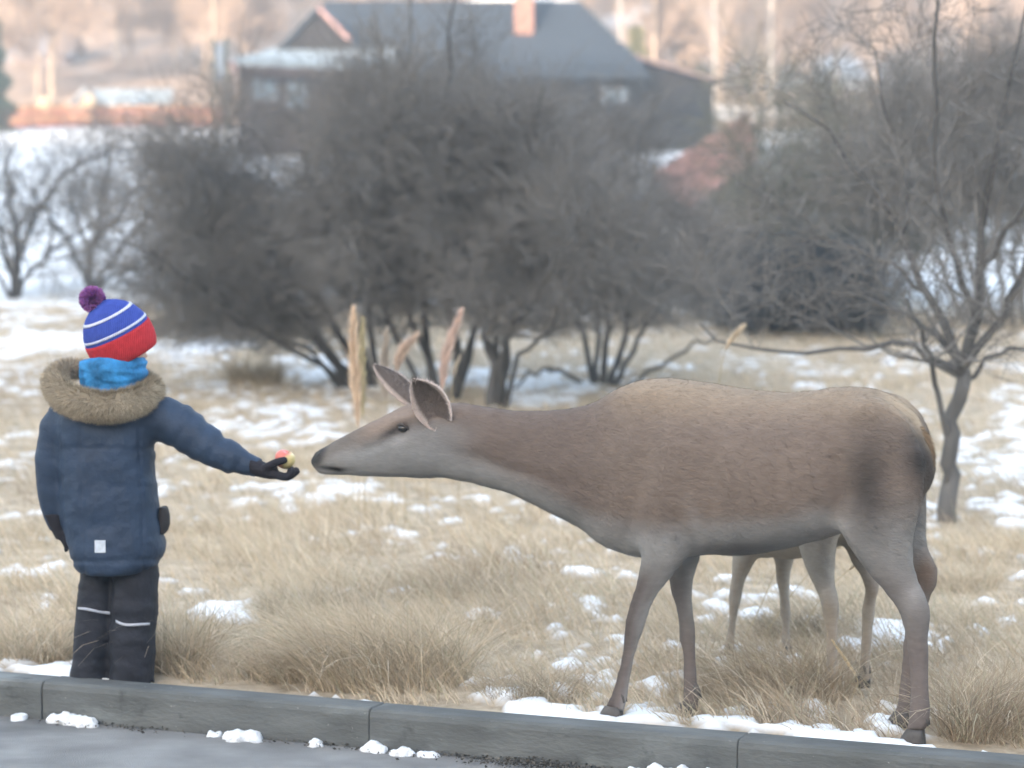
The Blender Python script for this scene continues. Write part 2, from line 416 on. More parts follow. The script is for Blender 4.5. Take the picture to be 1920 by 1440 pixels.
def litter():
    n = 1410
    s = np.concatenate([rng.normal(s_at(1010), .12, 700), rng.uniform(s_at(0), s_at(1920), 160), rng.normal(s_at(225), .10, 130), rng.normal(s_at(1080), .3, 300), rng.normal(s_at(640), .2, 120)])
    dn = -KW - .006 - np.abs(rng.normal(0, .030, n)) * (1 + 1.2 * np.exp(-((s - s_at(1010)) / .2) ** 2))
    base = np.stack([KL[0] + KD[0] * s + KN[0] * dn, KL[1] + KD[1] * s + KN[1] * dn, rng.uniform(0.002, .012, n)], -1)
    base[:700, 2] += rng.uniform(0, .015, 700) * np.exp(-((s[:700] - s_at(1010)) / .15) ** 2)
    a = rng.normal(0, 1, (n, 3)) * [1, 1, .35]; a = norm(a); c = norm(np.cross(a, rng.normal(0, 1, (n, 3))))
    L = rng.uniform(.002, .008, (n, 1))
    V = np.stack([base - a * L, base + c * L * .6, base + a * L, base - c * L * .6], 1).reshape(-1, 3)
    C = np.array([.085, .08, .072]) * rng.uniform(.5, 1.7, (n, 1))
    return mesh_np('leaf_litter', V, np.arange(4 * n).reshape(-1, 4), np.repeat(C, 4, 0), False, M_litter)
o = stuff(obj('leaf_litter', litter())); tag(o, 'dark crumbs of soil and leaf litter along the kerb foot', 'litter')

# ------------------------------------------------------------------ grass
M_grass = mat('dry_grass', attr=True, rough=.75, var=0, trans=.25, spec=.2)
def blades(base, h, lean_dir, lean, width, cols, K=5, sag=0.0):
    """ribbons: base (n,3); h length; lean_dir angle; lean 0 upright..1.4 flat"""
    n = len(base); t = np.linspace(0, 1, K)
    d = np.stack([np.cos(lean_dir), np.sin(lean_dir)], -1)
    a = lean[:, None] * (0.35 + .65 * t[None]) + sag * t[None] ** 2 * lean[:, None]      # angle from vertical along the blade
    st = h[:, None] / (K - 1)
    dx = np.cumsum(np.sin(a) * st, 1) - np.sin(a[:, :1]) * st; dz = np.cumsum(np.cos(a) * st, 1) - np.cos(a[:, :1]) * st
    P = base[:, None] + np.concatenate([d[:, None] * dx[..., None], dz[..., None]], -1)
    sa_ = rng.uniform(0, math.pi, n); side = np.stack([np.cos(sa_), np.sin(sa_) * .5, rng.normal(0, .15, n)], -1)
    wd = width[:, None] * (1 - .85 * t[None] ** 1.6)
    V = np.stack([P - side[:, None] * wd[..., None] * .5, P + side[:, None] * wd[..., None] * .5], 2)
    b = (np.arange(n) * K)[:, None] + np.arange(K - 1)[None]; b = b * 2
    Q = np.stack([b, b + 1, b + 3, b + 2], -1).reshape(-1, 4)
    return V.reshape(-1, 3), Q, np.repeat(cols, 2 * K, 0)
STRAW = np.array([.68, .565, .42]); STRAW2 = np.array([.56, .455, .33]); BROWN = np.array([.38, .30, .22]); OLIVE = np.array([.50, .45, .32]); PALE = np.array([.76, .66, .52])
def grass_cols(X, Y, n):
    m = fbm(X * .9, Y * .5, 61)[:, None]; q = rng.random((n, 1))
    c = STRAW * (1 - q) + STRAW2 * q
    c = c + (BROWN - c) * smooth(.5, .75, m) * .7
    k = rng.random((n, 1)); c = np.where(k < .14, OLIVE, c); c = np.where(k > .88, PALE, c)
    return c * rng.uniform(.75, 1.15, (n, 1))
def meadow_grass():
    mb = MB()
    N = 190000
    Y = 1 / rng.uniform(1 / 33, 1 / 6.0, N); X = rng.uniform(-.29, .29, N) * Y
    d = kdist(X, Y); s = snow_mask(X, Y); cl = fbm(X * 2.6, Y * 2.0, 71, 3)
    keep = (d > .03 + .20 * vnoise(X * 6, Y * 6, 91)) & (rng.random(N) < (1 - .86 * s) * (0.35 + 1.1 * smooth(.35, .6, cl)))
    X, Y, cl, s = X[keep], Y[keep], cl[keep], s[keep]; n = len(X)
    base = np.stack([X, Y, ground_z(X, Y) - .005], -1)
    tall = smooth(.48, .75, cl)
    h = rng.uniform(.06, .15, n) * (1 + .7 * tall)
    h *= np.clip(.3 + kdist(X, Y) / .35, .3, 1)
    ld = math.pi * (1.05 + .6 * (fbm(X * .7, Y * .7, 81) - .5)) + rng.normal(0, 1.1, n)
    lean = np.clip(rng.normal(1.2, .28, n), .1, 1.55)
    wd = rng.uniform(.0014, .0048, n) * np.maximum(1, Y / 9)
    mb.add(*blades(base, h, ld, lean, wd, grass_cols(X, Y, n), 4))
    # sparse taller stems
    N = 6000; Y = 1 / rng.uniform(1 / 33, 1 / 6.4, N); X = rng.uniform(-.29, .29, N) * Y
    keep = (kdist(X, Y) > .22) & (fbm(X * 2.6, Y * 2, 71, 3) > .52); X, Y = X[keep], Y[keep]; n = len(X)
    base = np.stack([X, Y, ground_z(X, Y) - .005], -1)
    mb.add(*blades(base, rng.uniform(.14, .34, n), rng.uniform(0, 6.28, n), np.clip(rng.normal(.75, .35, n), .05, 1.3), rng.uniform(.0018, .003, n) * np.maximum(1, Y / 10), grass_cols(X, Y, n) * 1.1, 5))
    me = mb.mesh('grass', M_grass); return me
o = stuff(obj('grass', meadow_grass())); tag(o, 'matted dry straw-coloured meadow grass between snow patches', 'grass')

def tussock(px, py, wpx, hpx, n, lab, lean_to=None, flat=.8, seed=1, dark=0.0, tall=0):
    """clump of dry grass whose foot centre is at the pixel (on the ground)"""
    global rng
    keep = rng; rng = np.random.default_rng(seed)
    p = atZ(px, py, .1)
    for _ in range(6): p = atZ(px, py, gz(p[0], p[1]))
    mpp = p[1] / F; wr = wpx * mpp / 2 * 1.1; hh = hpx * mpp * .8; flat = min(1.25, flat + .15)
    rad = wr * .72 * np.sqrt(rng.random(n)); a = rng.uniform(0, 6.28, n)
    base = np.stack([p[0] + rad * np.cos(a), p[1] + rad * np.sin(a) * .8, np.zeros(n)], -1)
    base[:, 2] = ground_z(base[:, 0], base[:, 1]) - .01
    ld = a + rng.normal(0, 1.1, n)
    if lean_to is not None:
        k = rng.random(n) < .65; ld[k] = lean_to + rng.normal(0, .5, k.sum())
    lean = np.clip(rng.normal(flat, .42, n), .05, 1.5)
    h = hh * rng.uniform(.3, 1.15, n) / np.maximum(.45, np.cos(lean * .8))
    h = np.minimum(h, hh * 2.0)
    c = grass_cols(base[:, 0], base[:, 1], n) * (1 - dark)
    low = rng.random(n) < .25; c[low] *= .72
    mb = MB().add(*blades(base, h, ld, lean, rng.uniform(.0018, .0038, n) * max(1, p[1] / 9), c, 6, sag=.35))
    if tall:
        b2 = base[:tall]
        mb.add(*blades(b2, hh * rng.uniform(1.3, 2.0, tall), rng.normal(0.2, .5, tall), np.abs(rng.normal(.35, .15, tall)), np.full(tall, .006) * p[1] / 9, np.tile(PALE * .9, (tall, 1)), 6))
    o = tag(obj('grass_tussock', mb.mesh('grass_tussock', M_grass)), lab, 'grass tussock', 'dry grass tussocks in the meadow')
    rng = keep; return o
tussock(730, 1280, 400, 200, 4200, 'largest dry grass tussock behind the kerb between child and deer', math.pi * 1.02, .78, 1)
tussock(560, 1268, 230, 105, 1500, 'low sprawling grass tussock between the child and the largest tussock', math.pi * 1.05, .9, 2)
tussock(335, 1255, 150, 170, 1200, 'upright straw tussock beside the child’s trousers', None, .5, 3)
tussock(60, 1235, 200, 120, 1300, 'dry grass tussock on the child’s side away from the deer', None, .8, 4)
tussock(560, 1150, 180, 70, 900, 'brownish grass hump behind the largest tussock', None, .9, 5, .3)
tussock(1860, 1375, 260, 170, 2400, 'thick arching straw tussock by the kerb past the deer’s hind legs', 0.2, .75, 6)
tussock(1470, 1310, 320, 150, 2400, 'pale combed-over grass tussock between the deer’s front and hind legs', math.pi * .95, .75, 7)
tussock(1000, 1300, 260, 70, 1300, 'low brown grass tussock in front of the deer’s chest', None, .9, 8, .25)
tussock(480, 722, 130, 62, 900, 'olive-tan grass tussock with tall stems standing in the snow patch', None, .6, 9, .05, 16)
tussock(1480, 1190, 150, 70, 700, 'dark brown grass clump beside the calf', None, .8, 10, .4)  # darkest of the clumps, its straw colours scaled down
tussock(1790, 1100, 200, 60, 700, 'small dry grass clump behind the deer’s rump', None, .8, 12)
tussock(860, 1110, 220, 60, 800, 'small flat grass clump under the deer’s neck', None, .9, 13, .1)
tussock(330, 1000, 160, 45, 500, 'small straw clump beside the child’s jacket hem', None, .8, 14)

# tall feathery reed-grass stalks behind the deer's head
M_plume = mat('reed_plume', attr=True, rough=.8, var=0, trans=.3, spec=.2)
def reed(pts, foot_py, wpx, lab, col, Y=9.2, plume=.6):
    """pts: pixel path from foot to tip"""
    P = np.array([atY(x, y, Y) for x, y in pts]); P = resample(P, 24)
    root = P[0].copy(); root[2] = gz(root[0], root[1]) - .01
    t = thing('reed_grass_stalk', lab, 'reed grass', root, 'feathery reed grass stalks behind the deer’s head')
    P = np.vstack([root, P])
    mpp = Y / F
    obj('stem', MB().tube(resample(P, 20), np.linspace(.0022, .0013, 20), 5).mesh('stem', mat_stem), t)
    n = 900; k0 = 1 - plume
    u = k0 + plume * rng.random(n); i = u * (len(P) - 1.001); ii = i.astype(int); f = (i - ii)[:, None]
    b_ = P[ii] * (1 - f) + P[ii + 1] * f; T = norm(P[ii + 1] - P[ii])
    prof = np.sin(np.clip((u - k0) / plume, 0, 1) ** .7 * math.pi) ** .6
    D = norm(T * 1.0 + rng.normal(0, .16, (n, 3))); L = (wpx * mpp * (1.2 + 1.2 * rng.random(n)) * (.3 + .7 * prof))[:, None]
    sd = norm(np.cross(D, rng.normal(0, 1, (n, 3)))) * (.0028 + .0015 * rng.random((n, 1)))
    off = rng.normal(0, .22, (n, 3)) * wpx * mpp * prof[:, None]
    V = np.stack([b_ + off * .6 - sd, b_ + off * .6 + sd, b_ + off + D * L], 1).reshape(-1, 3)
    C = np.repeat(np.array(col) * 1.45 * rng.uniform(.8, 1.2, (n, 1)), 3, 0)
    obj('plume', mesh_np('plume', V, np.arange(3 * n).reshape(-1, 3), C, False, M_plume), t)
mat_stem = mat('reed_stem', (.45, .36, .23), var=.15, scale=20)
reed([(672, 880), (670, 760), (664, 660), (663, 582)], 900, 20, 'tallest thick reed plume standing straight behind the deer’s forehead', (.55, .43, .32), 11.40, .75)
reed([(684, 880), (680, 760), (678, 680), (680, 600)], 900, 13, 'thin greenish reed stalk touching the tallest plume', (.44, .38, .24), 11.45, .7)
reed([(735, 880), (724, 760), (720, 700), (725, 622)], 900, 17, 'dull straight reed plume between the tallest plume and the ears', (.36, .31, .26), 11.70, .6)
reed([(760, 880), (745, 720), (750, 670), (779, 629)], 900, 15, 'reed plume bent over sideways at its tip', (.46, .36, .29), 11.60, .55)
reed([(800, 880), (826, 740), (838, 660), (864, 586)], 900, 17, 'curved pinkish reed plume rising above the deer’s ear', (.50, .38, .32), 11.60, .62)
reed([(860, 860), (848, 745), (852, 700), (862, 668)], 900, 6, 'short thin reed stalk beside the curved plume', (.40, .34, .27), 11.80, .4)
reed([(1345, 760), (1352, 690), (1366, 645), (1394, 612)], 760, 9, 'lone arching reed stalk behind the deer’s back', (.50, .42, .32), 10.5, .4)
for k, (pt, c_) in enumerate([([(1385, 1215), (1420, 1150), (1455, 1070), (1480, 1030)], 0), ([(1490, 1215), (1540, 1120), (1590, 1070), (1618, 1052)], 0), ([(1420, 1215), (1480, 1120), (1550, 1040), (1580, 1022)], 0), ([(1580, 1360), (1600, 1300), (1606, 1270), (1560, 1200)], 0)]):
    reed(pt, 1200, 4, ['slanting straw stem crossing the calf’s front legs', 'slanting straw stem crossing the calf’s hind leg', 'longest slanting straw stem between the two deer', 'kinked straw stem beside the deer’s hind hooves'][k], (.55, .47, .35), 8.45 if k < 3 else 7.45, .3)

# ------------------------------------------------------------------ red deer hind
DN0 = 0.21                         # the deer's mid plane lies this far behind the kerb
KC = KL[0] * KN[0] + KL[1] * KN[1]
def D(px, py, w=0.0):
    d = ray(px, py); t = (KC + DN0 - w - (CAM[0] * KN[0] + CAM[1] * KN[1])) / (d[0] * KN[0] + d[1] * KN[1])
    return CAM + d * t
def dpp(px): return np.linalg.norm(D(px + 1, 900) - D(px, 900))    # metres per pixel along the body
KNc = -KN                          # toward the camera
def vring(px, top, bot, hw, p=2.25, w=0.0, S=28):
    a, b_ = D(px, top, w), D(px, bot, w); c = (a + b_) / 2
    return ring(c, (a - b_) / 2, KNc * hw, S, p)
def hring(px, py, hx, hw, w, S=16, tilt=0.0):
    return ring(D(px, py, w), KD * hx * dpp(px) + np.array([0, 0, tilt]), KNc * hw, S, 2.1)
def dense(rows, K):
    return resample(np.array(rows, float), K)
mb = MB()
torso = dense([(1060, 800, 950, .05), (1095, 772, 990, .095), (1130, 745, 1022, .125), (1180, 718, 1043, .15), (1240, 708, 1047, .172), (1320, 716, 1042, .19), (1400, 730, 1041, .20), (1480, 735, 1028, .205),
               (1560, 727, 1008, .195), (1620, 726, 985, .18), (1675, 745, 965, .155), (1715, 780, 945, .12), (1742, 830, 915, .07), (1752, 855, 890, .03)], 40)
mb.loft([vring(*r) for r in torso])
neck = dense([(1260, 760, 1000, .15), (1200, 742, 1015, .142), (1130, 750, 1008, .126), (1060, 767, 974, .104), (985, 769, 938, .082), (920, 764, 915, .074), (865, 752, 902, .07), (825, 756, 896, .062)], 22)
mb.loft([vring(*r) for r in neck])
head = dense([(866, 768, 890, .05), (835, 752, 896, .066), (800, 750, 897, .072), (765, 757, 896, .068), (730, 773, 895, .058), (695, 790, 894, .048), (660, 808, 893, .041), (630, 824, 893, .040), (606, 838, 892, .037), (592, 846, 884, .030), (585, 856, 872, .016)], 30)
mb.loft([vring(*r, p=2.1) for r in head])
for sgn in (1, -1):                # brow over the eye, cheek
    mb.loft([ring(D(762 + x, 792, sgn * .058) , KD * .028 * math.cos(a), np.array([0, 0, .018]) * math.cos(a), 10) for x, a in ((0, 0),)] * 2 if False else
            [ring(D(758, 792, sgn * (.052 + .016 * math.sin(a))), KD * .032 * math.cos(a), np.array([0, 0, .016]) * math.cos(a), 12) for a in np.linspace(-1.4, 1.4, 7)])
legs = {
 'nf': (.105, [(1235, 850, 70, .05), (1250, 940, 66, .06), (1250, 1000, 52, .058), (1243, 1050, 40, .05), (1219, 1098, 26, .037), (1200, 1135, 18.5, .029), (1193, 1160, 17, .027), (1187, 1190, 13, .021), (1179, 1225, 11.5, .018), (1166, 1285, 12, .018), (1160, 1310, 14.5, .022), (1154, 1330, 14, .021), (1150, 1352, 16, .022)]),
 'ff': (-.10, [(1270, 880, 60, .05), (1288, 970, 44, .05), (1284, 1040, 31, .042), (1276, 1098, 22, .031), (1283, 1135, 16, .025), (1287, 1168, 14, .022), (1293, 1237, 11.5, .018), (1296, 1295, 12.5, .018), (1295, 1322, 14, .021), (1290, 1362, 15, .022)]),
 'nh': (.11, [(1655, 840, 78, .055), (1648, 920, 84, .07), (1642, 985, 74, .066), (1656, 1040, 56, .055), (1678, 1085, 43, .044), (1703, 1122, 34, .034), (1716, 1150, 25, .028), (1719, 1185, 18.5, .024), (1722, 1240, 16, .020), (1724, 1310, 16, .020), (1725, 1338, 18.5, .023), (1720, 1362, 16.5, .021), (1716, 1390, 17, .022)]),
 'fh': (-.105, [(1660, 880, 75, .06), (1668, 960, 72, .06), (1690, 1020, 50, .045), (1722, 1060, 38, .036), (1736, 1088, 27, .030), (1724, 1125, 18, .023), (1714, 1185, 15.5, .020), (1706, 1250, 15, .019), (1700, 1310, 15.5, .019), (1697, 1332, 18, .022), (1692, 1358, 16, .021)]),
}
feet = []
for k, (wl, rows) in legs.items():
    rr = dense(rows, 26); gf = 1 + .22 * smooth(1080, 1180, rr[:, 1]); rr[:, 2] *= gf; rr[:, 3] *= gf; rg = [hring(r[0], r[1], r[2], r[3], wl) for r in rr]
    e = D(rr[-1][0], rr[-1][1], wl); g = gz(e[0], e[1]) - .004
    end = rg[-1].copy(); end[:, 2] = g + .045; rg.append(end)
    feet.append((e[0], e[1], g, rr[-1][2] * dpp(rr[-1][0]))); mb.loft(rg)
# shoulder and haunch muscle
for cx, cy, rx, rz, w0, wt in ((1645, 850, 95, .17, .10, .085), (1645, 850, 90, .17, -.10, .085)):
    s_ = 1 if w0 > 0 else -1; c = D(cx, cy, 0)
    mb.loft([ring(c + KNc * (w0 + s_ * wt * math.sin(a)), KD * rx * dpp(cx) * math.cos(a) * s_, np.array([0, 0, rz * math.cos(a)]), 16) for a in np.linspace(-1.5, 1.5, 9)])
deer_me = fuse('body', mb, .0115, 16, .5)
def deer_uv(P):
    n = (P[:, 0] * KN[0] + P[:, 1] * KN[1]) - KC - DN0
    (u0, v0) = project(P - n[:, None] * KN)
    far = (n > 0) & (v0 < 1035)            # the far side mirrors the near side's markings
    return project(P - np.where(far, 2 * n, 0)[:, None] * KN), -n
def deer_cols(P):
    (u, v), w_ = deer_uv(P)
    def g(cx, cy, rx, ry, rot=0.0):
        dx, dy = u - cx, v - cy; c_, s_ = math.cos(rot), math.sin(rot)
        return np.exp(-((dx * c_ + dy * s_) / rx) ** 2 - ((-dx * s_ + dy * c_) / ry) ** 2)[:, None]
    def sm(a, b, x): return smooth(a, b, x)[:, None]
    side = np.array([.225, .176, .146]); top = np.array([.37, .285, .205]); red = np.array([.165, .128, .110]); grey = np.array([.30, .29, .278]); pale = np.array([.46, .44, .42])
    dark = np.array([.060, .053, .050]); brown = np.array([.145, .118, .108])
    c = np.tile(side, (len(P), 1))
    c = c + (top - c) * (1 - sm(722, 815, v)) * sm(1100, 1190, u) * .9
    nk = 1 - sm(1060, 1180, u)
    c = c + (red - c) * nk * .8
    # lower neck, throat, chest: grey
    lowline = np.interp(u, [560, 800, 900, 1000, 1100, 1200, 1300, 1450, 1560, 1640], [800, 838, 862, 905, 960, 985, 985, 975, 950, 1010])
    c = c + (grey - c) * sm(-22, 30, v - lowline) * (1 - sm(1500, 1600, u))
    c = c + (grey - c) * sm(900, 1020, v) * sm(1540, 1620, u) * .9
    c = c + (pale - c) * (g(1160, 1005, 50, 26) * .3 + g(1308, 992, 12, 40, -.3) * .35 + g(1420, 985, 150, 16) * .25 + g(1560, 985, 50, 22, .4) * .7)
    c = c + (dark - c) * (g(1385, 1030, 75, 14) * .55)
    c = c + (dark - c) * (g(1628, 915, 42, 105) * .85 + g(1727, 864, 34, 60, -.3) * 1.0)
    # tan rump stripe along the croup
    edge = np.interp(u, [1600, 1650, 1700, 1735, 1758], [718, 730, 764, 802, 850])
    c = c + (np.array([.52, .40, .28]) - c) * (np.exp(-((v - edge + 4) / 24) ** 2) * smooth(1620, 1680, u))[:, None]
    c = c + (red * .8 - c) * (g(1200, 985, 80, 26) * .35 + g(1190, 770, 60, 40) * .3)
    # legs
    lg = sm(1040, 1110, v)
    c = c + (brown - c) * lg * .55
    lowleg = sm(1150, 1240, v); c = c + (np.array([.19, .155, .142]) - c) * lowleg * .8
    nfc = np.interp(v, [1000, 1050, 1098, 1160, 1225, 1285, 1350], [1240, 1243, 1219, 1193, 1179, 1166, 1150]); hwf = np.interp(v, [1050, 1098, 1160, 1350], [40, 26, 16, 14])
    q = (u - nfc) / hwf; fr = ((u < 1262) & (w_ > 0))
    c = c + (brown * .75 - c) * (np.clip(-q * 1.6, 0, 1) * fr)[:, None] * lg * .9
    c = c + (pale - c) * (smooth(.1, .8, q) * fr)[:, None] * lg * .6 * (1 - lowleg * .3)
    fc = (w_ < 0) & (u < 1400)
    c = c + (brown * .7 - c) * (smooth(1295, 1262, u) * fc)[:, None] * lg * .6
    c = c + (pale - c) * (smooth(1280, 1300, u) * fc)[:, None] * sm(1040, 1080, v) * (1 - sm(1130, 1180, v)) * .5
    c = c + (pale - c) * g(1715, 1115, 20, 30, .6) * .35 * (w_ > 0)[:, None]
    c = c + (np.array([.20, .13, .09]) - c) * g(1735, 1075, 30, 45) * (w_ < 0)[:, None] * .8
    # head
    hd = 1 - sm(805, 925, u)
    tl = np.interp(u, [585, 640, 700, 760, 800, 850], [850, 822, 792, 764, 752, 752])
    c = c + (np.array([.29, .225, .185]) - c) * hd * (1 - sm(12, 46, v - tl)) * sm(640, 700, u)
    c = c + (np.array([.17, .145, .125]) - c) * hd * (1 - sm(12, 40, v - tl)) * (1 - sm(640, 720, u)) * .8
    c = c + (np.array([.25, .247, .243]) - c) * hd * sm(20, 60, v - tl) * .75
    c = c + (pale * .85 - c) * (g(748, 826, 26, 14, -.3) * .55 + g(640, 874, 18, 7, -.2) * .6 + g(700, 870, 40, 14) * .1)
    c = c + (dark * .8 - c) * (g(738, 809, 30, 8, -.42) * .95 + g(795, 784, 12, 14) * .8)
    c = c + (np.array([.05, .05, .05]) - c) * (1 - sm(600, 617, u + (v - 850) * .35)) * sm(828, 838, v) * (1 - sm(868, 880, v)) * .95
    c = c + (dark * .5 - c) * (g(634, 882, 15, 5) * .95 + g(616, 877, 20, 3.5, .1) * .85)
    c = c * (0.80 * (.93 + .14 * fbm(u / 70 + v / 100, v / 40, 3, 3)))[:, None]
    return np.clip(c, 0.01, 1)
P = vco(deer_me); Nn = vno(deer_me)
(uu, vv), _ = deer_uv(P)
P = P + Nn * ((fbm(uu / 40, vv / 30, 13, 2) - .5) * .006)[:, None]
hu, hv = uu, vv
def gg(cx, cy, rx, ry, a, rot=0.0):
    dx, dy = hu - cx, hv - cy; c_, s_ = math.cos(rot), math.sin(rot)
    return a * np.exp(-((dx * c_ + dy * s_) / rx) ** 2 - ((-dx * s_ + dy * c_) / ry) ** 2)
rel = gg(750, 806, 22, 10, -.010, -.3) + gg(752, 788, 26, 8, .008, -.3) + gg(800, 850, 34, 30, .007) + gg(700, 838, 40, 8, -.006, -.35) + gg(622, 882, 26, 3.0, -.009, .05) + gg(640, 862, 22, 10, .005)
rel = rel + gg(1245, 900, 26, 110, .014, .12) + gg(1190, 940, 20, 90, -.010, .25) + gg(1330, 930, 22, 90, -.012, -.1) + gg(1575, 900, 26, 80, -.014, -.25) + gg(1290, 830, 40, 60, .006)
rel = rel + sum(gg(1365 + 38 * k, 900 - 4 * k, 9, 75, .0035, -.12) for k in range(5)) + gg(1620, 770, 30, 22, .010) + gg(1230, 735, 40, 18, .006)
rel = rel + gg(960, 880, 120, 10, -.006, .28) + gg(1712, 1150, 16, 26, .004) + gg(1700, 1080, 12, 50, -.006, -.5)
set_vco(deer_me, P + Nn * rel[:, None])
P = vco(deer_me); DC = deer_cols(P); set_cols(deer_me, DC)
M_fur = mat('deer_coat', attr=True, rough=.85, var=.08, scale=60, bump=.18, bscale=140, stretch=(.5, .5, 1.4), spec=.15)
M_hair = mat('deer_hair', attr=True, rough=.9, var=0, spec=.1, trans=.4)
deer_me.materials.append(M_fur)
foot0 = np.mean([f[:3] for f in feet], 0)
deer = thing('deer', 'large brown-grey hind stretching its neck towards the apple in the child’s hand', 'deer', foot0)
dbody = obj('body', deer_me, deer)
def dflow(P, N):
    (u, v), w_ = deer_uv(P)
    leg = smooth(1020, 1080, v)[:, None]; hd = 1 - smooth(840, 880, u)[:, None]
    return (KD * .9 + np.array([0, 0, -.45])) * (1 - leg) + np.array([0, 0, -1.0]) * leg + KD * .3 * hd
def flen(P):
    (u, v), _ = deer_uv(P); L = np.full(len(P), .022); L[(v > 1060)] = .008; L[u < 850] = .009
    L += .012 * np.exp(-((u - 1000) / 120) ** 2 - ((v - 950) / 60) ** 2); return L
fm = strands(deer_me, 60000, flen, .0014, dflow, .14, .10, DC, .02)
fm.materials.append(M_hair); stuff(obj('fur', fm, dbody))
# hooves
M_hoof = mat('hoof_horn', (.075, .068, .064), rough=.6, var=.3, scale=40, spec=.4)
for fx, fy, g, hw in feet:
    m = MB()
    for sd in (-1, 1):
        rg = []
        for z, ln, wd, off in ((0, .038, .015, .010), (.012, .037, .0155, .009), (.03, .031, .015, .005), (.05, .023, .013, 0)):
            c = np.array([fx, fy, g + z]) - KD * off + KNc * sd * .014
            rg.append(ring(c, KD * ln, KNc * wd, 14, 2.3))
        m.loft(rg)
    obj('hoof', m.mesh('hoof', M_hoof), deer)
for fx, fy, g, hw in feet:        # dew claws
    m = MB()
    for sd in (-1, 1):
        c = np.array([fx, fy, g + .085]) + KD * .020 + KNc * sd * .011
        m.tube([c + [0, 0, .02], c + KD * .01, c + KD * .018 - [0, 0, .022]], [.006, .007, .003], 6)
    obj('dew_claw', m.mesh('dew_claw', M_hoof), deer)
# ears
M_ear_in = mat('ear_inside', (.20, .17, .155), rough=.95, var=.3, scale=60)
def ear(base, tip, wmax, open_dir, name_w):
    base = np.asarray(base); tip = np.asarray(tip); ax = norm(tip - base); L = np.linalg.norm(tip - base)
    op = norm(open_dir - ax * np.dot(open_dir, ax)); sd = np.cross(ax, op)
    K, S = 14, 11; rows_o, rows_i = [], []
    for k in range(K):
        t = k / (K - 1); wd = wmax * (math.sin(math.pi * min(1, .14 + .86 * t)) ** .75 if t < .97 else .04)
        cup = .9 - .35 * t
        for s in range(S):
            a = (s / (S - 1) - .5) * 2
            th = a * 1.35 * cup
            p = base + ax * (t * L) + sd * (wd * math.sin(th) / max(.6, math.sin(1.35 * cup))) + op * (wd * .75 * (1 - math.cos(th)) - wd * .2) - op * .015 * math.sin(t * 2.5)
            rows_o.append(p); rows_i.append(p + op * .005)
    v = np.array(rows_o + rows_i); n = K * S
    q = []
    for k in range(K - 1):
        for s in range(S - 1):
            b_ = k * S + s
            q.append((b_, b_ + 1, b_ + S + 1, b_ + S)); q.append((n + b_, n + b_ + S, n + b_ + S + 1, n + b_ + 1))
        q.append((k * S, (k + 1) * S, n + (k + 1) * S, n + k * S)); q.append((k * S + S - 1, n + k * S + S - 1, n + (k + 1) * S + S - 1, (k + 1) * S + S - 1))
    q += [((K - 1) * S + s, (K - 1) * S + s + 1, n + (K - 1) * S + s + 1, n + (K - 1) * S + s) for s in range(S - 1)]
    a = np.abs((np.arange(S) / (S - 1) - .5) * 2); tt = np.repeat(np.arange(K) / (K - 1), S)
    rim = np.tile(smooth(.60, .90, a), K)[:, None]
    co = np.tile(np.array([.17, .14, .125]), (n, 1)) + rim * np.array([.46, .39, .35])
    ci = np.tile(np.array([.115, .095, .085]), (n, 1)) * (1 + .5 * (1 - tt[:, None])) + rim * np.array([.58, .50, .46])
    me = mesh_np('ear', v, np.array(q), np.vstack([co, ci]), True, M_fur)
    o = obj('ear', me, deer)
    f = strands(me, 5200, .016, .0016, lambda P, N: np.tile(ax, (len(P), 1)), .4, .35, np.vstack([co, ci]), .15); f.materials.append(M_hair)
    stuff(obj('fur', f, o)); return o
view = norm(CAM - D(800, 760))
ear(D(834, 796, .055), D(773, 712, .105), .062, KNc * 1.0 - KD * .1, 0)
ear(D(786, 758, -.02), D(702, 688, -.12), .040, -KD * .5 + KN * .55 + np.array([0, 0, -.4]), 0)
# eyes and nostrils
M_lid = mat('deer_eyelid', (.07, .06, .055), rough=.7, var=.2, scale=80)
M_eye = mat('deer_eye', (.012, .010, .009), rough=.08, var=0, spec=.6)
for sgn in (1, -1):
    c = D(756, 803, sgn * .060)
    obj('eye', MB().loft([ring(c + KNc * sgn * .0145 * math.sin(a), KD * .0175 * math.cos(a), np.array([0, 0, .0135]) * math.cos(a), 14) for a in np.linspace(-1.5, 1.5, 9)]).mesh('eye', M_eye), deer)
    c = D(599, 852, sgn * .026)
    obj('nostril', MB().loft([ring(c + KNc * sgn * .006 * math.sin(a), (KD * .009 + np.array([0, 0, .004])) * math.cos(a), np.array([0, 0, .006]) * math.cos(a), 10) for a in np.linspace(-1.4, 1.4, 6)]).mesh('nostril', M_eye), deer)
for sgn in (1, -1):
    c = D(756, 803, sgn * .063)
    for dz, nm in ((.0125, 'upper'),):
        pts = [c + KD * x + np.array([0, 0, dz * math.cos(x / .020 * 1.35) - x * .25]) + KNc * sgn * (.008 * math.cos(x / .02 * 1.3)) for x in np.linspace(-.02, .02, 9)]
        obj('eyelid', MB().tube(pts, [.002, .003, .0036, .004, .0042, .004, .0036, .003, .002], 8).mesh('eyelid', M_lid), deer)
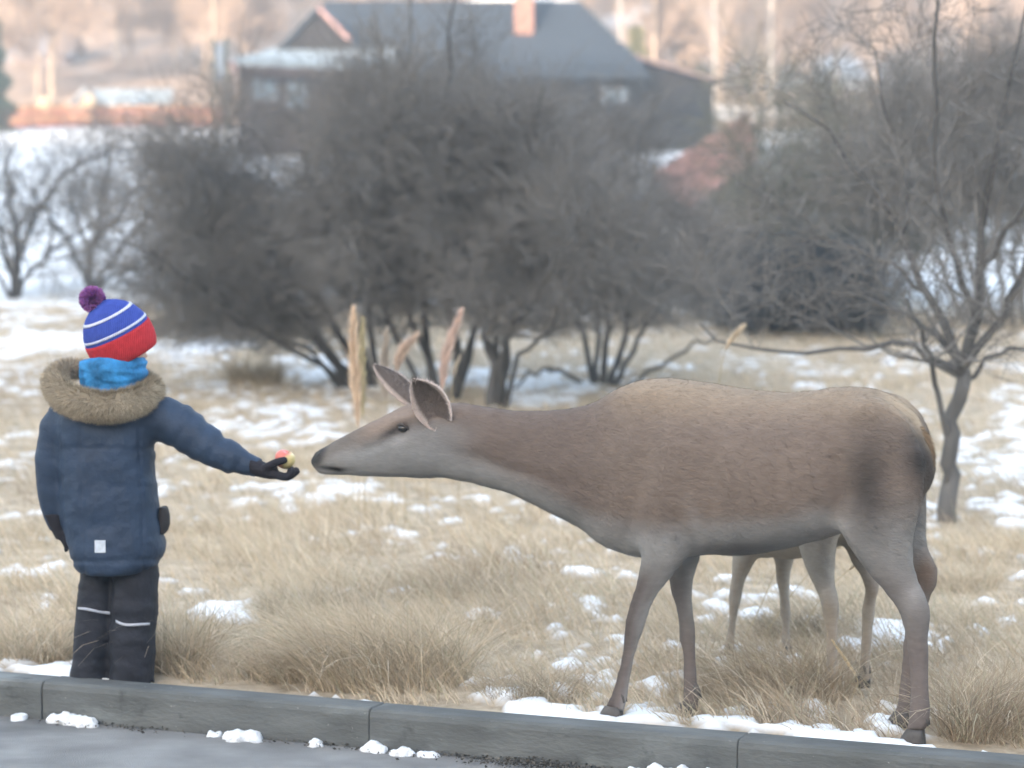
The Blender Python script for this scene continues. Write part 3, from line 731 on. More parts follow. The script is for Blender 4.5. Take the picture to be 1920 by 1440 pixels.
# tail
tb = [D(1716, 800), D(1732, 826), D(1741, 860), D(1739, 888)]
tm = MB(); pts = resample(np.array(tb), 10)
tm.loft([ring(p, KD * r_, KNc * r_ * 1.2, 12) for p, r_ in zip(pts, [.012, .017, .019, .019, .018, .016, .014, .011, .008, .003])])
tme = tm.mesh('tail'); tcol = np.tile([.36, .26, .17], (len(tme.vertices), 1)); set_cols(tme, tcol); tme.materials.append(M_fur)
to = obj('tail', tme, deer); f = strands(tme, 2500, .025, .002, lambda P, N: np.tile([0, 0, -1.0], (len(P), 1)), .3, .25, tcol, .15); f.materials.append(M_hair); stuff(obj('fur', f, to))

# second deer, a smaller pale calf half hidden behind the first
M_fur2 = mat('calf_coat', attr=True, rough=.85, var=.14, scale=60, bump=.35, bscale=160, stretch=(.5, .5, 1.4), spec=.15)
calf = copy_tree(deer)
tag(calf, 'smaller deer half hidden behind the hind, only its legs and belly showing', 'deer')
cs = .74; calf.scale = (cs, cs, cs); calf.rotation_euler = (0, 0, R(-44))
cp = atZ(1500, 1272, .1); cp[2] = gz(cp[0], cp[1]) - .004; calf.location = cp
for ch in calf.children:
    if ch.name.startswith('body'):
        me2 = ch.data.copy(); c2 = DC + (np.array([.46, .40, .33]) - DC) * .6
        set_cols(me2, c2); ch.data = me2
        for g_ in ch.children:
            me3 = g_.data.copy(); at = me3.color_attributes['Col']; cc = np.empty(len(me3.vertices) * 4, np.float32); at.data.foreach_get('color', cc); cc = cc.reshape(-1, 4)[:, :3]
            set_cols(me3, cc + (np.array([.44, .41, .37]) - cc) * .55); g_.data = me3

# ------------------------------------------------------------------ child
kc = kp(s_at(210), 0.105, 0)
YC = float(kc[1])
def C_(px, py, dy=0.0): return atY(px, py, YC + dy)
MPP = YC / F
X1 = np.array([1.0, 0, 0]); Y1 = np.array([0, 1.0, 0]); Z1 = np.array([0, 0, 1.0])
gzc = gz(*C_(210, 1270)[:2])
child = thing('person', 'child in navy winter jacket and striped bobble hat holding an apple out to the deer', 'person', (C_(212, 1270)[0], YC, gzc))
M_skin = mat('skin', (.62, .40, .31), rough=.5, var=.06, scale=30, spec=.35)
# body (head, neck, trunk, limbs) as one surface
mb = MB()
hc = C_(226, 632, .01); fdir = norm(np.array([.80, .60, -.06])); sdir = np.array([-fdir[1], fdir[0], 0]); sdir = norm(sdir)
mb.loft([ring(hc + Z1 * .115 * math.sin(a) - fdir * .01 * math.sin(a) * 0, fdir * (.088 * math.cos(a) ** .8), sdir * (.072 * math.cos(a) ** .8), 20) for a in np.linspace(-1.45, 1.5, 14)])
mb.loft([ring(hc + fdir * (.080 + .018 * math.sin(t * 3.14)) + Z1 * (.02 - .045 * t), sdir * (.006 + .010 * t), fdir * .016, 10) for t in np.linspace(0, 1, 6)])          # nose
mb.loft([ring(hc + fdir * (.074 + .012 * math.cos(a)) - Z1 * .056 + sdir * .024 * math.sin(a), fdir * .008, Z1 * .008, 8) for a in np.linspace(-1.3, 1.3, 7)])     # lips
mb.loft([ring(hc + fdir * .062 - Z1 * (.098) + sdir * .022 * math.sin(a), fdir * .02 * math.cos(a), Z1 * .016 * math.cos(a), 10) for a in np.linspace(-1.3, 1.3, 7)])   # chin
for sg in (1, -1):
    mb.loft([ring(hc - fdir * .005 + sdir * sg * (.070 + .012 * t) - Z1 * .012, fdir * .016, Z1 * .028, 10) for t in (0, .5, 1)])
mb.loft([ring(C_(212, y_, .0), X1 * r_, Y1 * r_, 14) for y_, r_ in ((665, .05), (690, .047), (720, .052), (745, .07))])
mb.loft([ring(C_(x_, y_, .0), X1 * a_, Y1 * b_, 18) for x_, y_, a_, b_ in ((200, 735, .10, .06), (200, 770, .125, .075), (200, 860, .115, .085), (205, 960, .12, .09), (212, 1060, .115, .09))])
for x0, x1, x2 in ((180, 176, 168), (252, 252, 246)):
    mb.loft([ring(C_(x_, y_, .02), X1 * r_, Y1 * r_, 12) for x_, y_, r_ in ((x0, 1030, .045), (x1, 1150, .042), (x2, 1290, .036))])
for pl in ([(112, 770, 0, .04), (100, 850, -.01, .036), (102, 940, -.01, .03), (112, 985, -.01, .026)], [(285, 775, 0, .042), (350, 805, -.04, .036), (420, 850, -.08, .03), (490, 880, -.1, .025)]):
    pp = resample(np.array([list(C_(a, b_, c)) + [r_] for a, b_, c, r_ in pl]), 10)
    mb.tube(pp[:, :3], pp[:, 3], 12)
obj('body', fuse('body', mb, .007, 4), child, M_skin)
M_eyew = mat('eyeball', (.75, .74, .72), rough=.2, var=0); M_iris = mat('iris', (.05, .07, .10), rough=.15, var=0); M_hair = mat('hair', (.30, .20, .11), rough=.6, var=.3, scale=60, stretch=(1, 1, .2))
for sg in (1, -1):
    c = hc + fdir * .073 + sdir * sg * .031 + Z1 * .008
    e = obj('eye', MB().loft([ring(c + Z1 * .011 * math.sin(a), fdir * .011 * math.cos(a), sdir * .013 * math.cos(a), 12) for a in np.linspace(-1.5, 1.5, 8)]).mesh('eye', M_eyew), child)
    obj('iris', MB().loft([ring(c + fdir * (.0095 + .002 * math.sin(a)), sdir * .006 * math.cos(a), Z1 * .006 * math.cos(a), 10) for a in np.linspace(-.2, 1.5, 5)]).mesh('iris', M_iris), e)

# jacket
M_jacket = mat('navy_jacket_cloth', (.022, .040, .075), rough=.6, var=.18, scale=14, bump=.35, bscale=26, spec=.3)
mb = MB()
jr = resample(np.array([(166, 244, 716, .065), (128, 276, 732, .085), (106, 290, 757, .10), (102, 293, 800, .112), (107, 291, 860, .12), (112, 295, 920, .125), (117, 304, 980, .13), (127, 311, 1025, .135), (140, 303, 1055, .132), (150, 286, 1070, .125)], float), 22)
mb.loft([ring(C_((a + b_) / 2, y_, 0), X1 * (b_ - a) / 2 * MPP, Y1 * d, 28, 2.5) for a, b_, y_, d in jr])
arml = resample(np.array([list(C_(a, b_, c)) + [r_ * MPP] for a, b_, c, r_ in [(118, 768, 0, 27), (100, 815, -.005, 29), (93, 870, -.01, 26), (94, 925, -.01, 25), (102, 970, -.01, 22), (110, 992, -.005, 19)]]), 18)
mb.tube(arml[:, :3], arml[:, 3], 16)
armr = resample(np.array([list(C_(a, b_, c)) + [r_ * MPP] for a, b_, c, r_ in [(262, 785, 0, 44), (315, 788, -.02, 44), (355, 812, -.04, 39), (390, 836, -.06, 35), (430, 858, -.08, 29), (470, 873, -.095, 23), (486, 878, -.1, 20)]]), 18)
mb.tube(armr[:, :3], armr[:, 3], 16)
jme = fuse('jacket', mb, .0085, 6)
v = vco(jme); nn = vno(jme); ju, jv = project(v)
arm_r = smooth(292, 320, ju); arm_l = 1 - smooth(112, 122, ju)
wr = (vnoise((ju + jv * .4) / 15, (jv - ju * .5) / 50, 5) - .5) * .013 * arm_r + (vnoise(jv / 22, ju / 60, 8) - .5) * .013 * arm_l
wr = wr + (fbm(ju / 60 + jv / 130, jv / 38, 9, 4) - .5) * .020 * (1 - arm_r) * (1 - arm_l)
wr = wr - .0045 * (np.exp(-((ju - 150 - .03 * (jv - 800)) / 2.6) ** 2) + np.exp(-((ju - 262 - .03 * (jv - 800)) / 2.6) ** 2)) * (jv > 800) * (1 - arm_r) * (1 - arm_l)
wr = wr - .004 * np.exp(-((jv - 842 - .01 * (ju - 200)) / 2.8) ** 2) * (1 - arm_r) * (1 - arm_l)
wr = wr - .006 * np.exp(-((jv - 1052 + .02 * (ju - 210)) / 4.0) ** 2) * (1 - arm_r) * (1 - arm_l)       # hem stitching
set_vco(jme, v + nn * wr[:, None]); jo = obj('jacket', jme, child, M_jacket)
def on_back(px, py): # point on the camera side of the jacket
    d = np.hypot(ju - px, jv - py) + (v[:, 1] > YC) * 1e3
    return v[np.argmin(d)]
M_patch = mat('pale_patch_cloth', (.55, .60, .66), rough=.6, var=.12, scale=120)
pm = MB(); cpos = on_back(188, 1024)
gx, gy = np.meshgrid(np.linspace(178, 198, 5), np.linspace(1013, 1036, 5))
pv = np.array([on_back(a, b_) * [0, 1, 0] + atY(a, b_, cpos[1]) * [1, 0, 1] for a, b_ in zip(gx.ravel(), gy.ravel())]); pv[:, 1] = min(pv[:, 1]) - .004
i, j = np.meshgrid(np.arange(4), np.arange(4), indexing='ij'); b = i * 5 + j
qf = np.stack([b, b + 1, b + 6, b + 5], -1).reshape(-1, 4)
obj('patch', MB().box(pv[:, 0].min(), pv[:, 0].max(), cpos[1] - .004, cpos[1] + .01, pv[:, 2].min(), pv[:, 2].max()).mesh('patch', M_patch, False), jo)
# pocket flap at the side
obj('pocket_flap', fuse('pocket_flap', MB().loft([ring(C_(307, y_, .0), X1 * a_, Y1 * .04, 12) for y_, a_ in ((950, .012), (965, .020), (982, .021), (994, .014), (1000, .006))]), .004, 2), jo, mat('pocket_lining', (.03, .028, .03), var=.1))

# trousers and boots
M_trouser = mat('dark_trouser_cloth', (.020, .022, .031), rough=.7, var=.2, scale=18, bump=.4, bscale=22, spec=.25)
mb = MB()
zb = gzc + .012
for rows, dy in (([(150, 212, 1040), (148, 217, 1090), (143, 216, 1145), (139, 213, 1200), (133, 206, 1250), (129, 205, 1290)], .035), ([(206, 294, 1040), (211, 297, 1090), (210, 295, 1145), (207, 293, 1200), (206, 291, 1250), (203, 290, 1290)], -.01)):
    rr = resample(np.array(rows, float), 14)
    rg = [ring(C_((a + b_) / 2, y_, dy), X1 * (b_ - a) / 2 * MPP, Y1 * .078, 20, 2.3) for a, b_, y_ in rr]
    e = rg[-1].copy(); e[:, 2] = zb; rg.append(e); mb.loft(rg)
mb.loft([ring(C_(218, y_, .01), X1 * a_, Y1 * .10, 20) for y_, a_ in ((1000, .115), (1040, .12), (1062, .115))])
tme = fuse('trousers', mb, .0085, 4)
v2 = vco(tme); n2 = vno(tme); tu, tv = project(v2)
set_vco(tme, v2 + n2 * ((fbm(tu / 50, tv / 20, 17, 4) - .5) * .016)[:, None]); tro = obj('trousers', tme, child, M_trouser)
M_refl = mat('reflective_tape', (.42, .44, .50), rough=.4, var=.1, scale=60)
v2 = vco(tme); tu, tv = project(v2)
for xs, ys in (([146, 160, 175, 190, 206], [1141, 1142, 1145, 1148, 1150]), ([217, 225, 236, 250, 265, 281], [1165, 1169, 1172, 1172, 1171, 1170])):
    m = MB(); P = []
    for a, b_ in zip(xs, ys):
        dd = np.hypot(tu - a, tv - b_) + (v2[:, 1] > YC + .03) * 1e3; P.append(atY(a, b_, v2[np.argmin(dd)][1] - .006))
    P = resample(np.array(P), 14); up = Z1 * .004
    vv_ = np.vstack([P - up, P + up, P - up + Y1 * .012, P + up + Y1 * .012]); n = 14
    q = [(k, k + 1, n + k + 1, n + k) for k in range(n - 1)] + [(n + k, n + k + 1, 3 * n + k + 1, 3 * n + k) for k in range(n - 1)] + [(2 * n + k, 2 * n + k + 1, k + 1, k) for k in range(n - 1)]
    obj('reflective_stripe', m.add(vv_, np.array(q)).mesh('reflective_stripe', M_refl), tro)
M_boot = mat('winter_boot', (.03, .03, .033), rough=.6, var=.2, scale=30)
for a, dy in ((167, .035), (247, -.01)):
    c = C_(a, 1290, dy); c[2] = gzc
    obj('boot', MB().loft([ring(c + Y1 * o_ + Z1 * z, X1 * .042, Y1 * l_, 18, 2.6) for z, o_, l_ in ((-.004, .035, .105), (.02, .035, .108), (.05, .03, .095), (.07, .015, .07), (.10, 0, .052), (.12, 0, .05))]).mesh('boot', M_boot), child)

# hat
AX = norm(np.array([-.42, -.20, .90])); AS = norm(np.cross(AX, Y1)); AT = np.cross(AX, AS)
h0 = C_(223, 632, .0)
def hat_band(t0, t1, name, m, parent, extra=0.0, K=8):
    T = [-40, -30, -15, 5, 25, 42, 56, 66, 73, 77]; RR = [57, 62, 65, 65, 61.5, 53.5, 42, 29, 15, 2]
    tt = np.linspace(t0, t1, K); mm = MB()
    rg = [ring(h0 + AX * t * MPP, AS * (np.interp(t, T, RR) * MPP + extra), AT * (np.interp(t, T, RR) * MPP * .98 + extra), 40) for t in tt]
    inn = [ring(h0 + AX * t * MPP, AS * (np.interp(t, T, RR) * MPP - .008), AT * (np.interp(t, T, RR) * MPP * .98 - .008), 40) for t in tt[::-1]] if t1 < 70 else []
    rings = rg + inn; S = 40; K2 = len(rings); V = np.vstack(rings)
    q = [(k * S + s, k * S + (s + 1) % S, (k + 1) % K2 * S + (s + 1) % S, (k + 1) % K2 * S + s) for k in range(K2 if inn else K2 - 1) for s in range(S)]
    o = obj(name, mm.add(V, np.array(q)).mesh(name, m), parent); return o
def knit(name, c): 
    m = mat(name, c, rough=.9, var=.12, scale=60, spec=.1)
    n = m.node_tree; wv = n.nodes.new('ShaderNodeTexWave'); wv.inputs['Scale'].default_value = 55; wv.inputs['Distortion'].default_value = 2
    tc = n.nodes.new('ShaderNodeTexCoord'); n.links.new(tc.outputs['Object'], wv.inputs['Vector'])
    b_ = n.nodes.new('ShaderNodeBump'); b_.inputs['Strength'].default_value = .5; b_.inputs['Distance'].default_value = .003
    n.links.new(wv.outputs[0], b_.inputs['Height']); n.links.new(b_.outputs[0], n.nodes['Principled BSDF'].inputs['Normal']); return m
M_red = knit('red_knit', (.46, .035, .045)); M_blue = knit('blue_knit', (.045, .075, .33)); M_white = knit('white_knit', (.55, .57, .70))
hat = hat_band(10, 77, 'hat', M_blue, child, 0, 18)
hat_band(-40, 9.5, 'brim', M_red, hat, .002, 10)
hat_band(15.5, 20, 'white_stripe', M_white, hat, .0022, 3)
hat_band(46, 50.5, 'white_stripe', M_white, hat, .0022, 3)
pc = C_(173, 561, -.02); prad = .040
n = 5200; d = norm(rng.normal(0, 1, (n, 3))); L = prad * rng.uniform(.75, 1.12, (n, 1)); sd = norm(np.cross(d, rng.normal(0, 1, (n, 3)))) * .0022
V = np.stack([pc + d * .012 - sd, pc + d * .012 + sd, pc + d * L + sd * .7, pc + d * L - sd * .7], 1).reshape(-1, 3)
C = np.array([.42, .16, .42]) * rng.uniform(.7, 1.25, (n, 1)) + np.where(rng.random((n, 1)) < .25, 1, 0) * np.array([-.05, .0, .12])
M_pom = mat('pompom_yarn', attr=True, rough=.9, var=0, spec=.1)
obj('pompom', mesh_np('pompom', V, np.arange(4 * n).reshape(-1, 4), np.repeat(np.clip(C, .02, 1), 4, 0), False, M_pom), hat)

# neck gaiter
M_gaiter = mat('turquoise_gaiter_cloth', (.03, .19, .42), rough=.75, var=.45, scale=22, bump=.3, bscale=50)
mb = MB(); S = 36
rg = []
for y_, rx, dx in ((664, 55, 2), (668, 62, 1), (676, 65, 0), (690, 65, 0), (704, 63, -1), (718, 60, -2), (735, 60, -2)):
    r_ = ring(C_(212 + dx, y_ + 4, 0), X1 * rx * MPP, Y1 * rx * MPP * .95, S)
    r_[:, 2] += .006 * np.sin(np.arange(S) * 2 * math.pi / S * 2 + y_ / 9); rg.append(r_)
mb.loft(rg); gme = fuse('neck_gaiter', mb, .006, 2); v3 = vco(gme); n3 = vno(gme)
set_vco(gme, v3 + n3 * ((fbm(v3[:, 0] * 18, v3[:, 2] * 55, 27, 3) - .5) * .018)[:, None])
obj('neck_gaiter', gme, child, M_gaiter)

# fur trim of the hood
M_furtrim = mat('fur_trim', attr=True, rough=.9, var=0, spec=.1)
path = np.array([list(C_(a, b_, c)) + [r_] for a, b_, c, r_ in [(150, 690, .10, .030), (118, 698, .05, .040), (104, 716, -.01, .045), (122, 744, -.07, .050), (160, 758, -.115, .052), (205, 763, -.13, .052), (250, 754, -.11, .050), (276, 740, -.06, .045), (284, 728, .0, .040), (268, 714, .06, .035), (245, 704, .10, .03)]])
pp = resample(path, 40)
fc_me = MB().tube(pp[:, :3], pp[:, 3] * .82, 18).mesh('fur_collar')
fcol = np.tile([.44, .37, .275], (len(fc_me.vertices), 1)); vf = vco(fc_me)
fcol = fcol * (.75 + .5 * fbm(vf[:, 0] * 14, vf[:, 2] * 14, 37, 3))[:, None]; set_cols(fc_me, fcol); fc_me.materials.append(M_furtrim)
fo = obj('fur_collar', fc_me, jo)
cen = pp[:, :3].mean(0)
f = strands(fc_me, 26000, .022, .0018, lambda P, N: norm(P - cen) + Z1 * -.5, .6, .5, fcol, .22); f.materials.append(M_furtrim)
stuff(obj('fur', f, fo))

# gloves
M_glove = mat('dark_glove', (.016, .015, .021), rough=.75, var=.2, scale=40, bump=.2, bscale=80)
def chain(mb, pts, r0, r1, S=10):
    p = resample(np.array(pts), 9); mb.tube(p, np.linspace(r0, r1, 9), S)
    e = p[-1]; mb.loft([ring(e + Z1 * r1 * math.sin(a), X1 * r1 * math.cos(a), Y1 * r1 * math.cos(a), 8) for a in np.linspace(-1.4, 1.4, 6)])
mb = MB(); gy = -.10
p = resample(np.array([list(C_(a, b_, gy)) for a, b_ in ((468, 872), (488, 879), (505, 884), (520, 886))]), 10)
mb.loft([ring(q_, Z1 * hz, Y1 * hy, 14) for q_, hz, hy in zip(p, np.linspace(.031, .021, 10), np.linspace(.030, .043, 10))])
for k, (off, tipx, tipy) in enumerate(((-.030, 547, 884), (-.010, 556, 884), (.011, 555, 882), (.030, 546, 880))):
    chain(mb, [C_(508, 887, gy + off * .9), C_(524, 892, gy + off * 1.1), C_(541, 894, gy + off * 1.1), C_(tipx, tipy, gy + off)], .0150, .0118)
chain(mb, [C_(496, 880, gy - .022), C_(508, 872, gy - .040), C_(521, 866, gy - .044), C_(533, 863, gy - .036)], .0150, .0118)
obj('glove', fuse('glove', mb, .0042, 2), child, M_glove)
mb = MB()
p = resample(np.array([list(C_(a, b_, c)) for a, b_, c in ((103, 962, -.010), (109, 985, -.008), (117, 1010, 0))]), 8)
mb.loft([ring(q_, X1 * hx, Y1 * hy, 14) for q_, hx, hy in zip(p, np.linspace(.040, .020, 8), np.linspace(.040, .036, 8))])
for k, (off, ty) in enumerate(((-.028, 1026), (-.009, 1031), (.010, 1030), (.027, 1024))):
    chain(mb, [C_(115, 1006, off), C_(121, 1017, off), C_(125, 1025, off * 1.05), C_(124, ty, off)], .0098, .008)
chain(mb, [C_(116, 992, -.025), C_(123, 1004, -.036), C_(127, 1014, -.036)], .0105, .0085)
obj('glove', fuse('glove', mb, .0042, 2), child, M_glove)

# apple on the open palm
ac = C_(534, 861.5, gy); ar = 19.5 * MPP
mb = MB(); rg = []
for t in np.linspace(.04, math.pi - .04, 18):
    r_ = ar * (math.sin(t) * (1 + .10 * math.cos(t)) ); z = ar * .93 * (math.cos(t) - .32 * math.exp(-(t / .35) ** 2) + .2 * math.exp(-((math.pi - t) / .3) ** 2))
    rg.append(ring((0, 0, z), (r_, 0, 0), (0, r_, 0), 24))
mb.loft(rg[::-1]); M_apple = bpy.data.materials.new('apple_skin'); M_apple.use_nodes = True
n = M_apple.node_tree; bs = n.nodes['Principled BSDF']; bs.inputs['Roughness'].default_value = .35
tc = n.nodes.new('ShaderNodeTexCoord'); no = n.nodes.new('ShaderNodeTexNoise'); no.inputs['Scale'].default_value = 18
sx = n.nodes.new('ShaderNodeSeparateXYZ'); n.links.new(tc.outputs['Object'], sx.inputs[0]); n.links.new(tc.outputs['Object'], no.inputs['Vector'])
m1 = n.nodes.new('ShaderNodeMath'); m1.operation = 'MULTIPLY_ADD'; m1.inputs[1].default_value = 18; n.links.new(sx.outputs[0], m1.inputs[0]); n.links.new(no.outputs[0], m1.inputs[2])
cr = n.nodes.new('ShaderNodeValToRGB'); cr.color_ramp.elements[0].position = .45; cr.color_ramp.elements[0].color = (.62, .16, .12, 1); cr.color_ramp.elements[1].position = .75; cr.color_ramp.elements[1].color = (.62, .50, .22, 1)
n.links.new(m1.outputs[0], cr.inputs[0]); n.links.new(cr.outputs[0], bs.inputs['Base Color'])
apple = thing('apple', 'small red and yellow apple resting on the child’s gloved palm', 'apple', ac)
ao = obj('fruit', mb.mesh('fruit', M_apple)); ao.parent = apple; ao.rotation_euler = (R(10), R(25), 0)
so_ = obj('stalk', MB().tube([(0, 0, ar * .55), (.002, 0, ar * .9), (.005, 0, ar * 1.12)], [.0012, .0012, .0016], 6).mesh('stalk', mat_stem)); so_.parent = apple; so_.rotation_euler = (R(10), R(25), 0)
# ------------------------------------------------------------------ bare trees and bushes
def kids(P, Rr, n, tr, lr, ang, K, wob, bias, rr=(.35, .6), rend=.3, taper_len=.45):
    N, Kp = P.shape[:2]; idx = np.repeat(np.arange(N), n); M = len(idx)
    t = rng.uniform(tr[0], tr[1], M); x = t * (Kp - 1.001); i = x.astype(int); f = (x - i)[:, None]
    st = P[idx, i] * (1 - f) + P[idx, i + 1] * f; T = norm(P[idx, i + 1] - P[idx, i])
    r0 = (Rr[idx, i] * (1 - f[:, 0]) + Rr[idx, i + 1] * f[:, 0]) * rng.uniform(rr[0], rr[1], M)
    q = rng.normal(0, 1, (M, 3)); q = norm(q - T * (q * T).sum(1, keepdims=True)); a = rng.uniform(ang[0], ang[1], M)[:, None]
    d = norm(T * np.cos(a) + q * np.sin(a)); L = rng.uniform(lr[0], lr[1], M) * (1 - taper_len * t)
    out = np.empty((M, K, 3)); out[:, 0] = st; p = st.copy()
    for k in range(1, K):
        d = norm(d + rng.normal(0, wob, (M, 3)) + np.asarray(bias)); p = p + d * (L / (K - 1))[:, None]; out[:, k] = p
    return out, r0[:, None] * np.linspace(1, rend, K)[None]
SLIM = .7
def stems_px(st, Y, K=12, dy=0.9):
    """stems given as pixel paths (px,py,half-thickness px); depth fans out around Y"""
    P, Rr = [], []; seen = []
    for j, s in enumerate(st):
        off = rng.uniform(-dy, dy) * (0 if (j == 0 and s[0][2] > 20) else 1); n = len(s); pts = []; y0 = 0.0
        if seen:
            d = [math.hypot(q[0] - s[0][0], q[1] - s[0][1]) for q in seen]; k0 = int(np.argmin(d))
            if d[k0] < 40: y0 = seen[k0][2]
        for k, (a, b_, r_) in enumerate(s):
            yy = Y + y0 + (off - y0 * .5) * (k / (n - 1)) ** 1.2
            pts.append(list(atY(a, b_, yy)) + [r_ * Y / F])
        qx = resample(np.array([(a, b_, y0 + (off - y0 * .5) * (k / (n - 1)) ** 1.2) for k, (a, b_, r_) in enumerate(s)], float), 20); seen += [tuple(q) for q in qx]
        pp = resample(np.array(pts), K); pp[:, 3] *= SLIM; pp[1:-1, :3] += rng.normal(0, .012 * Y / 12, (K - 2, 3)); P.append(pp[:, :3]); Rr.append(np.maximum(pp[:, 3], .001))
    return np.array(P), np.array(Rr)
def shrub(name, label, cat, Y, stems, lv, m, root_px, dy=.9, group=None, minr=.0017, crown_m=None, bare=0.0):
    global rng
    keep = rng; rng = np.random.default_rng(len(label) * 7 + int(Y * 10))
    P, Rr = stems_px(stems, Y, 12, dy)
    root = atY(root_px[0], root_px[1], Y); root[2] = gz(root[0], root[1])
    # carry each stem that starts near the ground into it
    for k in range(len(P)):
        g = gz(P[k, 0, 0], P[k, 0, 1])
        if P[k, 0, 2] - g < .35: P[k, 0, 2] = g - .06
    t = thing(name, label, cat, root, group)
    tr = MB()
    for a_, b_ in zip(P, Rr): tr.tube(a_, b_, 9)
    tr = tr; obj('trunk', tr.mesh('trunk', m), t)
    mb = MB(); A, B = P, Rr
    levels = [(P, Rr)]
    for (src, n, trg, lr, ang, K, wob, bias, S) in lv:
        A, B = levels[src]
        c, r_ = kids(A, B, n, trg, lr, ang, K, wob, bias); r_ = np.maximum(r_, minr)
        if bare:
            hgt = c[..., 2].min(1) - ground_z(c[:, 0, 0], c[:, 0, 1], False)
            ok = hgt > bare * (.65 + .7 * fbm(c[:, 0, 0] * 1.3, c[:, 0, 1] * 1.3 + 5, 17, 2)); c, r_ = c[ok], r_[ok]
        zmin = ground_z(c[..., 0], c[..., 1], False) + .03; c[..., 2] = np.maximum(c[..., 2], zmin)
        levels.append((c, r_)); mb.add(*tubes(c, r_, S))
    obj('crown', mb.mesh('crown', crown_m or m), t)
    rng = keep
    return t
M_bark = mat('grey_bark', (.085, .083, .082), rough=.95, var=.35, scale=9, bump=.5, bscale=40, stretch=(1, 1, .3))
M_twig = mat('grey_twigs', (.215, .203, .192), rough=.95, var=.25, scale=2.0)
M_twig2 = mat('olive_twigs', (.20, .195, .155), rough=.95, var=.25, scale=2.0)
M_dark = mat('dark_twigs', (.075, .082, .088), rough=.95, var=.25, scale=2.0)
M_warm = mat('warm_bark', (.115, .112, .110), rough=.95, var=.3, scale=10, bump=.4, bscale=40, stretch=(1, 1, .3))
UP = (0, 0, .05); DR = (0, 0, -.05); LEV = (0, 0, 0)
dens = [(0, 15, (.2, .92), (.4, 1.0), (.4, 1.2), 7, .20, LEV, 5), (1, 12, (.15, 1), (.3, .75), (.4, 1.2), 5, .26, DR, 3), (2, 12, (.1, 1), (.22, .68), (.3, 1.15), 4, .18, LEV, 3)]
shrub('thicket_bush', 'broadest dense bare bush, its twigs reaching out over the snow field', 'bush', 19.2,
      [[(660, 720, 10), (560, 600, 8), (430, 470, 5), (300, 330, 3)], [(670, 722, 10), (540, 560, 8), (400, 380, 5), (350, 280, 2.5)], [(690, 725, 12), (600, 560, 8), (500, 330, 5), (430, 220, 2.5)],
       [(700, 728, 12), (640, 520, 9), (580, 330, 6), (560, 190, 3)], [(650, 720, 8), (520, 640, 6), (400, 560, 4), (280, 470, 2)], [(705, 730, 10), (690, 560, 8), (650, 380, 6), (650, 180, 3)], [(660, 722, 7), (560, 650, 5), (440, 610, 4), (360, 600, 2)],
       [(690, 726, 9), (610, 600, 7), (480, 430, 5), (350, 370, 3)], [(690, 726, 9), (600, 640, 6), (500, 540, 5), (330, 420, 3)]],
      dens, M_bark, (680, 725), 1.6, 'dense bare bushes behind the deer', crown_m=M_twig, bare=.22)
shrub('thicket_bush', 'tallest bare bush with upright stems rising in front of the house', 'bush', 18.4,
      [[(805, 748, 13), (800, 600, 11), (780, 400, 8), (735, 200, 5), (690, 40, 3)], [(850, 748, 15), (850, 600, 12), (840, 400, 9), (835, 200, 6), (860, -40, 3)], [(830, 748, 10), (760, 560, 8), (720, 300, 6), (760, 120, 4), (775, -30, 2.5)],
       [(850, 748, 10), (900, 560, 8), (920, 380, 6), (890, 200, 4), (900, 60, 2.5)], [(800, 740, 8), (730, 600, 7), (690, 450, 5), (620, 260, 3)], [(850, 740, 9), (930, 500, 7), (980, 330, 5), (1020, 160, 3)], [(846, 500, 9), (760, 380, 7), (715, 300, 5), (730, 240, 3), (790, 190, 2)]],
      [(0, 17, (.16, .74), (.4, 1.0), (.4, 1.2), 7, .22, LEV, 5), (1, 12, (.15, 1), (.3, .7), (.4, 1.2), 5, .28, LEV, 3), (2, 11, (.1, 1), (.22, .62), (.3, 1.15), 4, .18, LEV, 3), (0, 15, (.5, 1), (.35, .95), (.4, 1.0), 6, .2, UP, 4), (4, 6, (.2, 1), (.2, .5), (.4, 1.1), 4, .25, LEV, 3)], M_bark, (830, 748), 1.2, 'dense bare bushes behind the deer', crown_m=M_twig, bare=.42)
shrub('thicket_bush', 'dark twin-trunked bare bush behind the deer’s neck', 'bush', 17.7,
      [[(925, 772, 19), (925, 690, 16), (915, 600, 12), (890, 450, 8), (850, 300, 4)], [(935, 772, 18), (945, 690, 14), (960, 580, 11), (1000, 420, 7), (1030, 250, 4)], [(930, 760, 10), (960, 620, 8), (1040, 500, 6), (1100, 380, 3)], [(930, 760, 9), (935, 560, 8), (930, 380, 6), (950, 220, 3)],
       [(945, 690, 7), (1010, 640, 5), (1060, 560, 4), (1120, 470, 2.5)], [(915, 640, 7), (870, 560, 6), (800, 480, 4), (740, 440, 2.5)]],
      dens, M_bark, (930, 772), 1.0, 'dense bare bushes behind the deer', crown_m=M_twig, bare=.52)
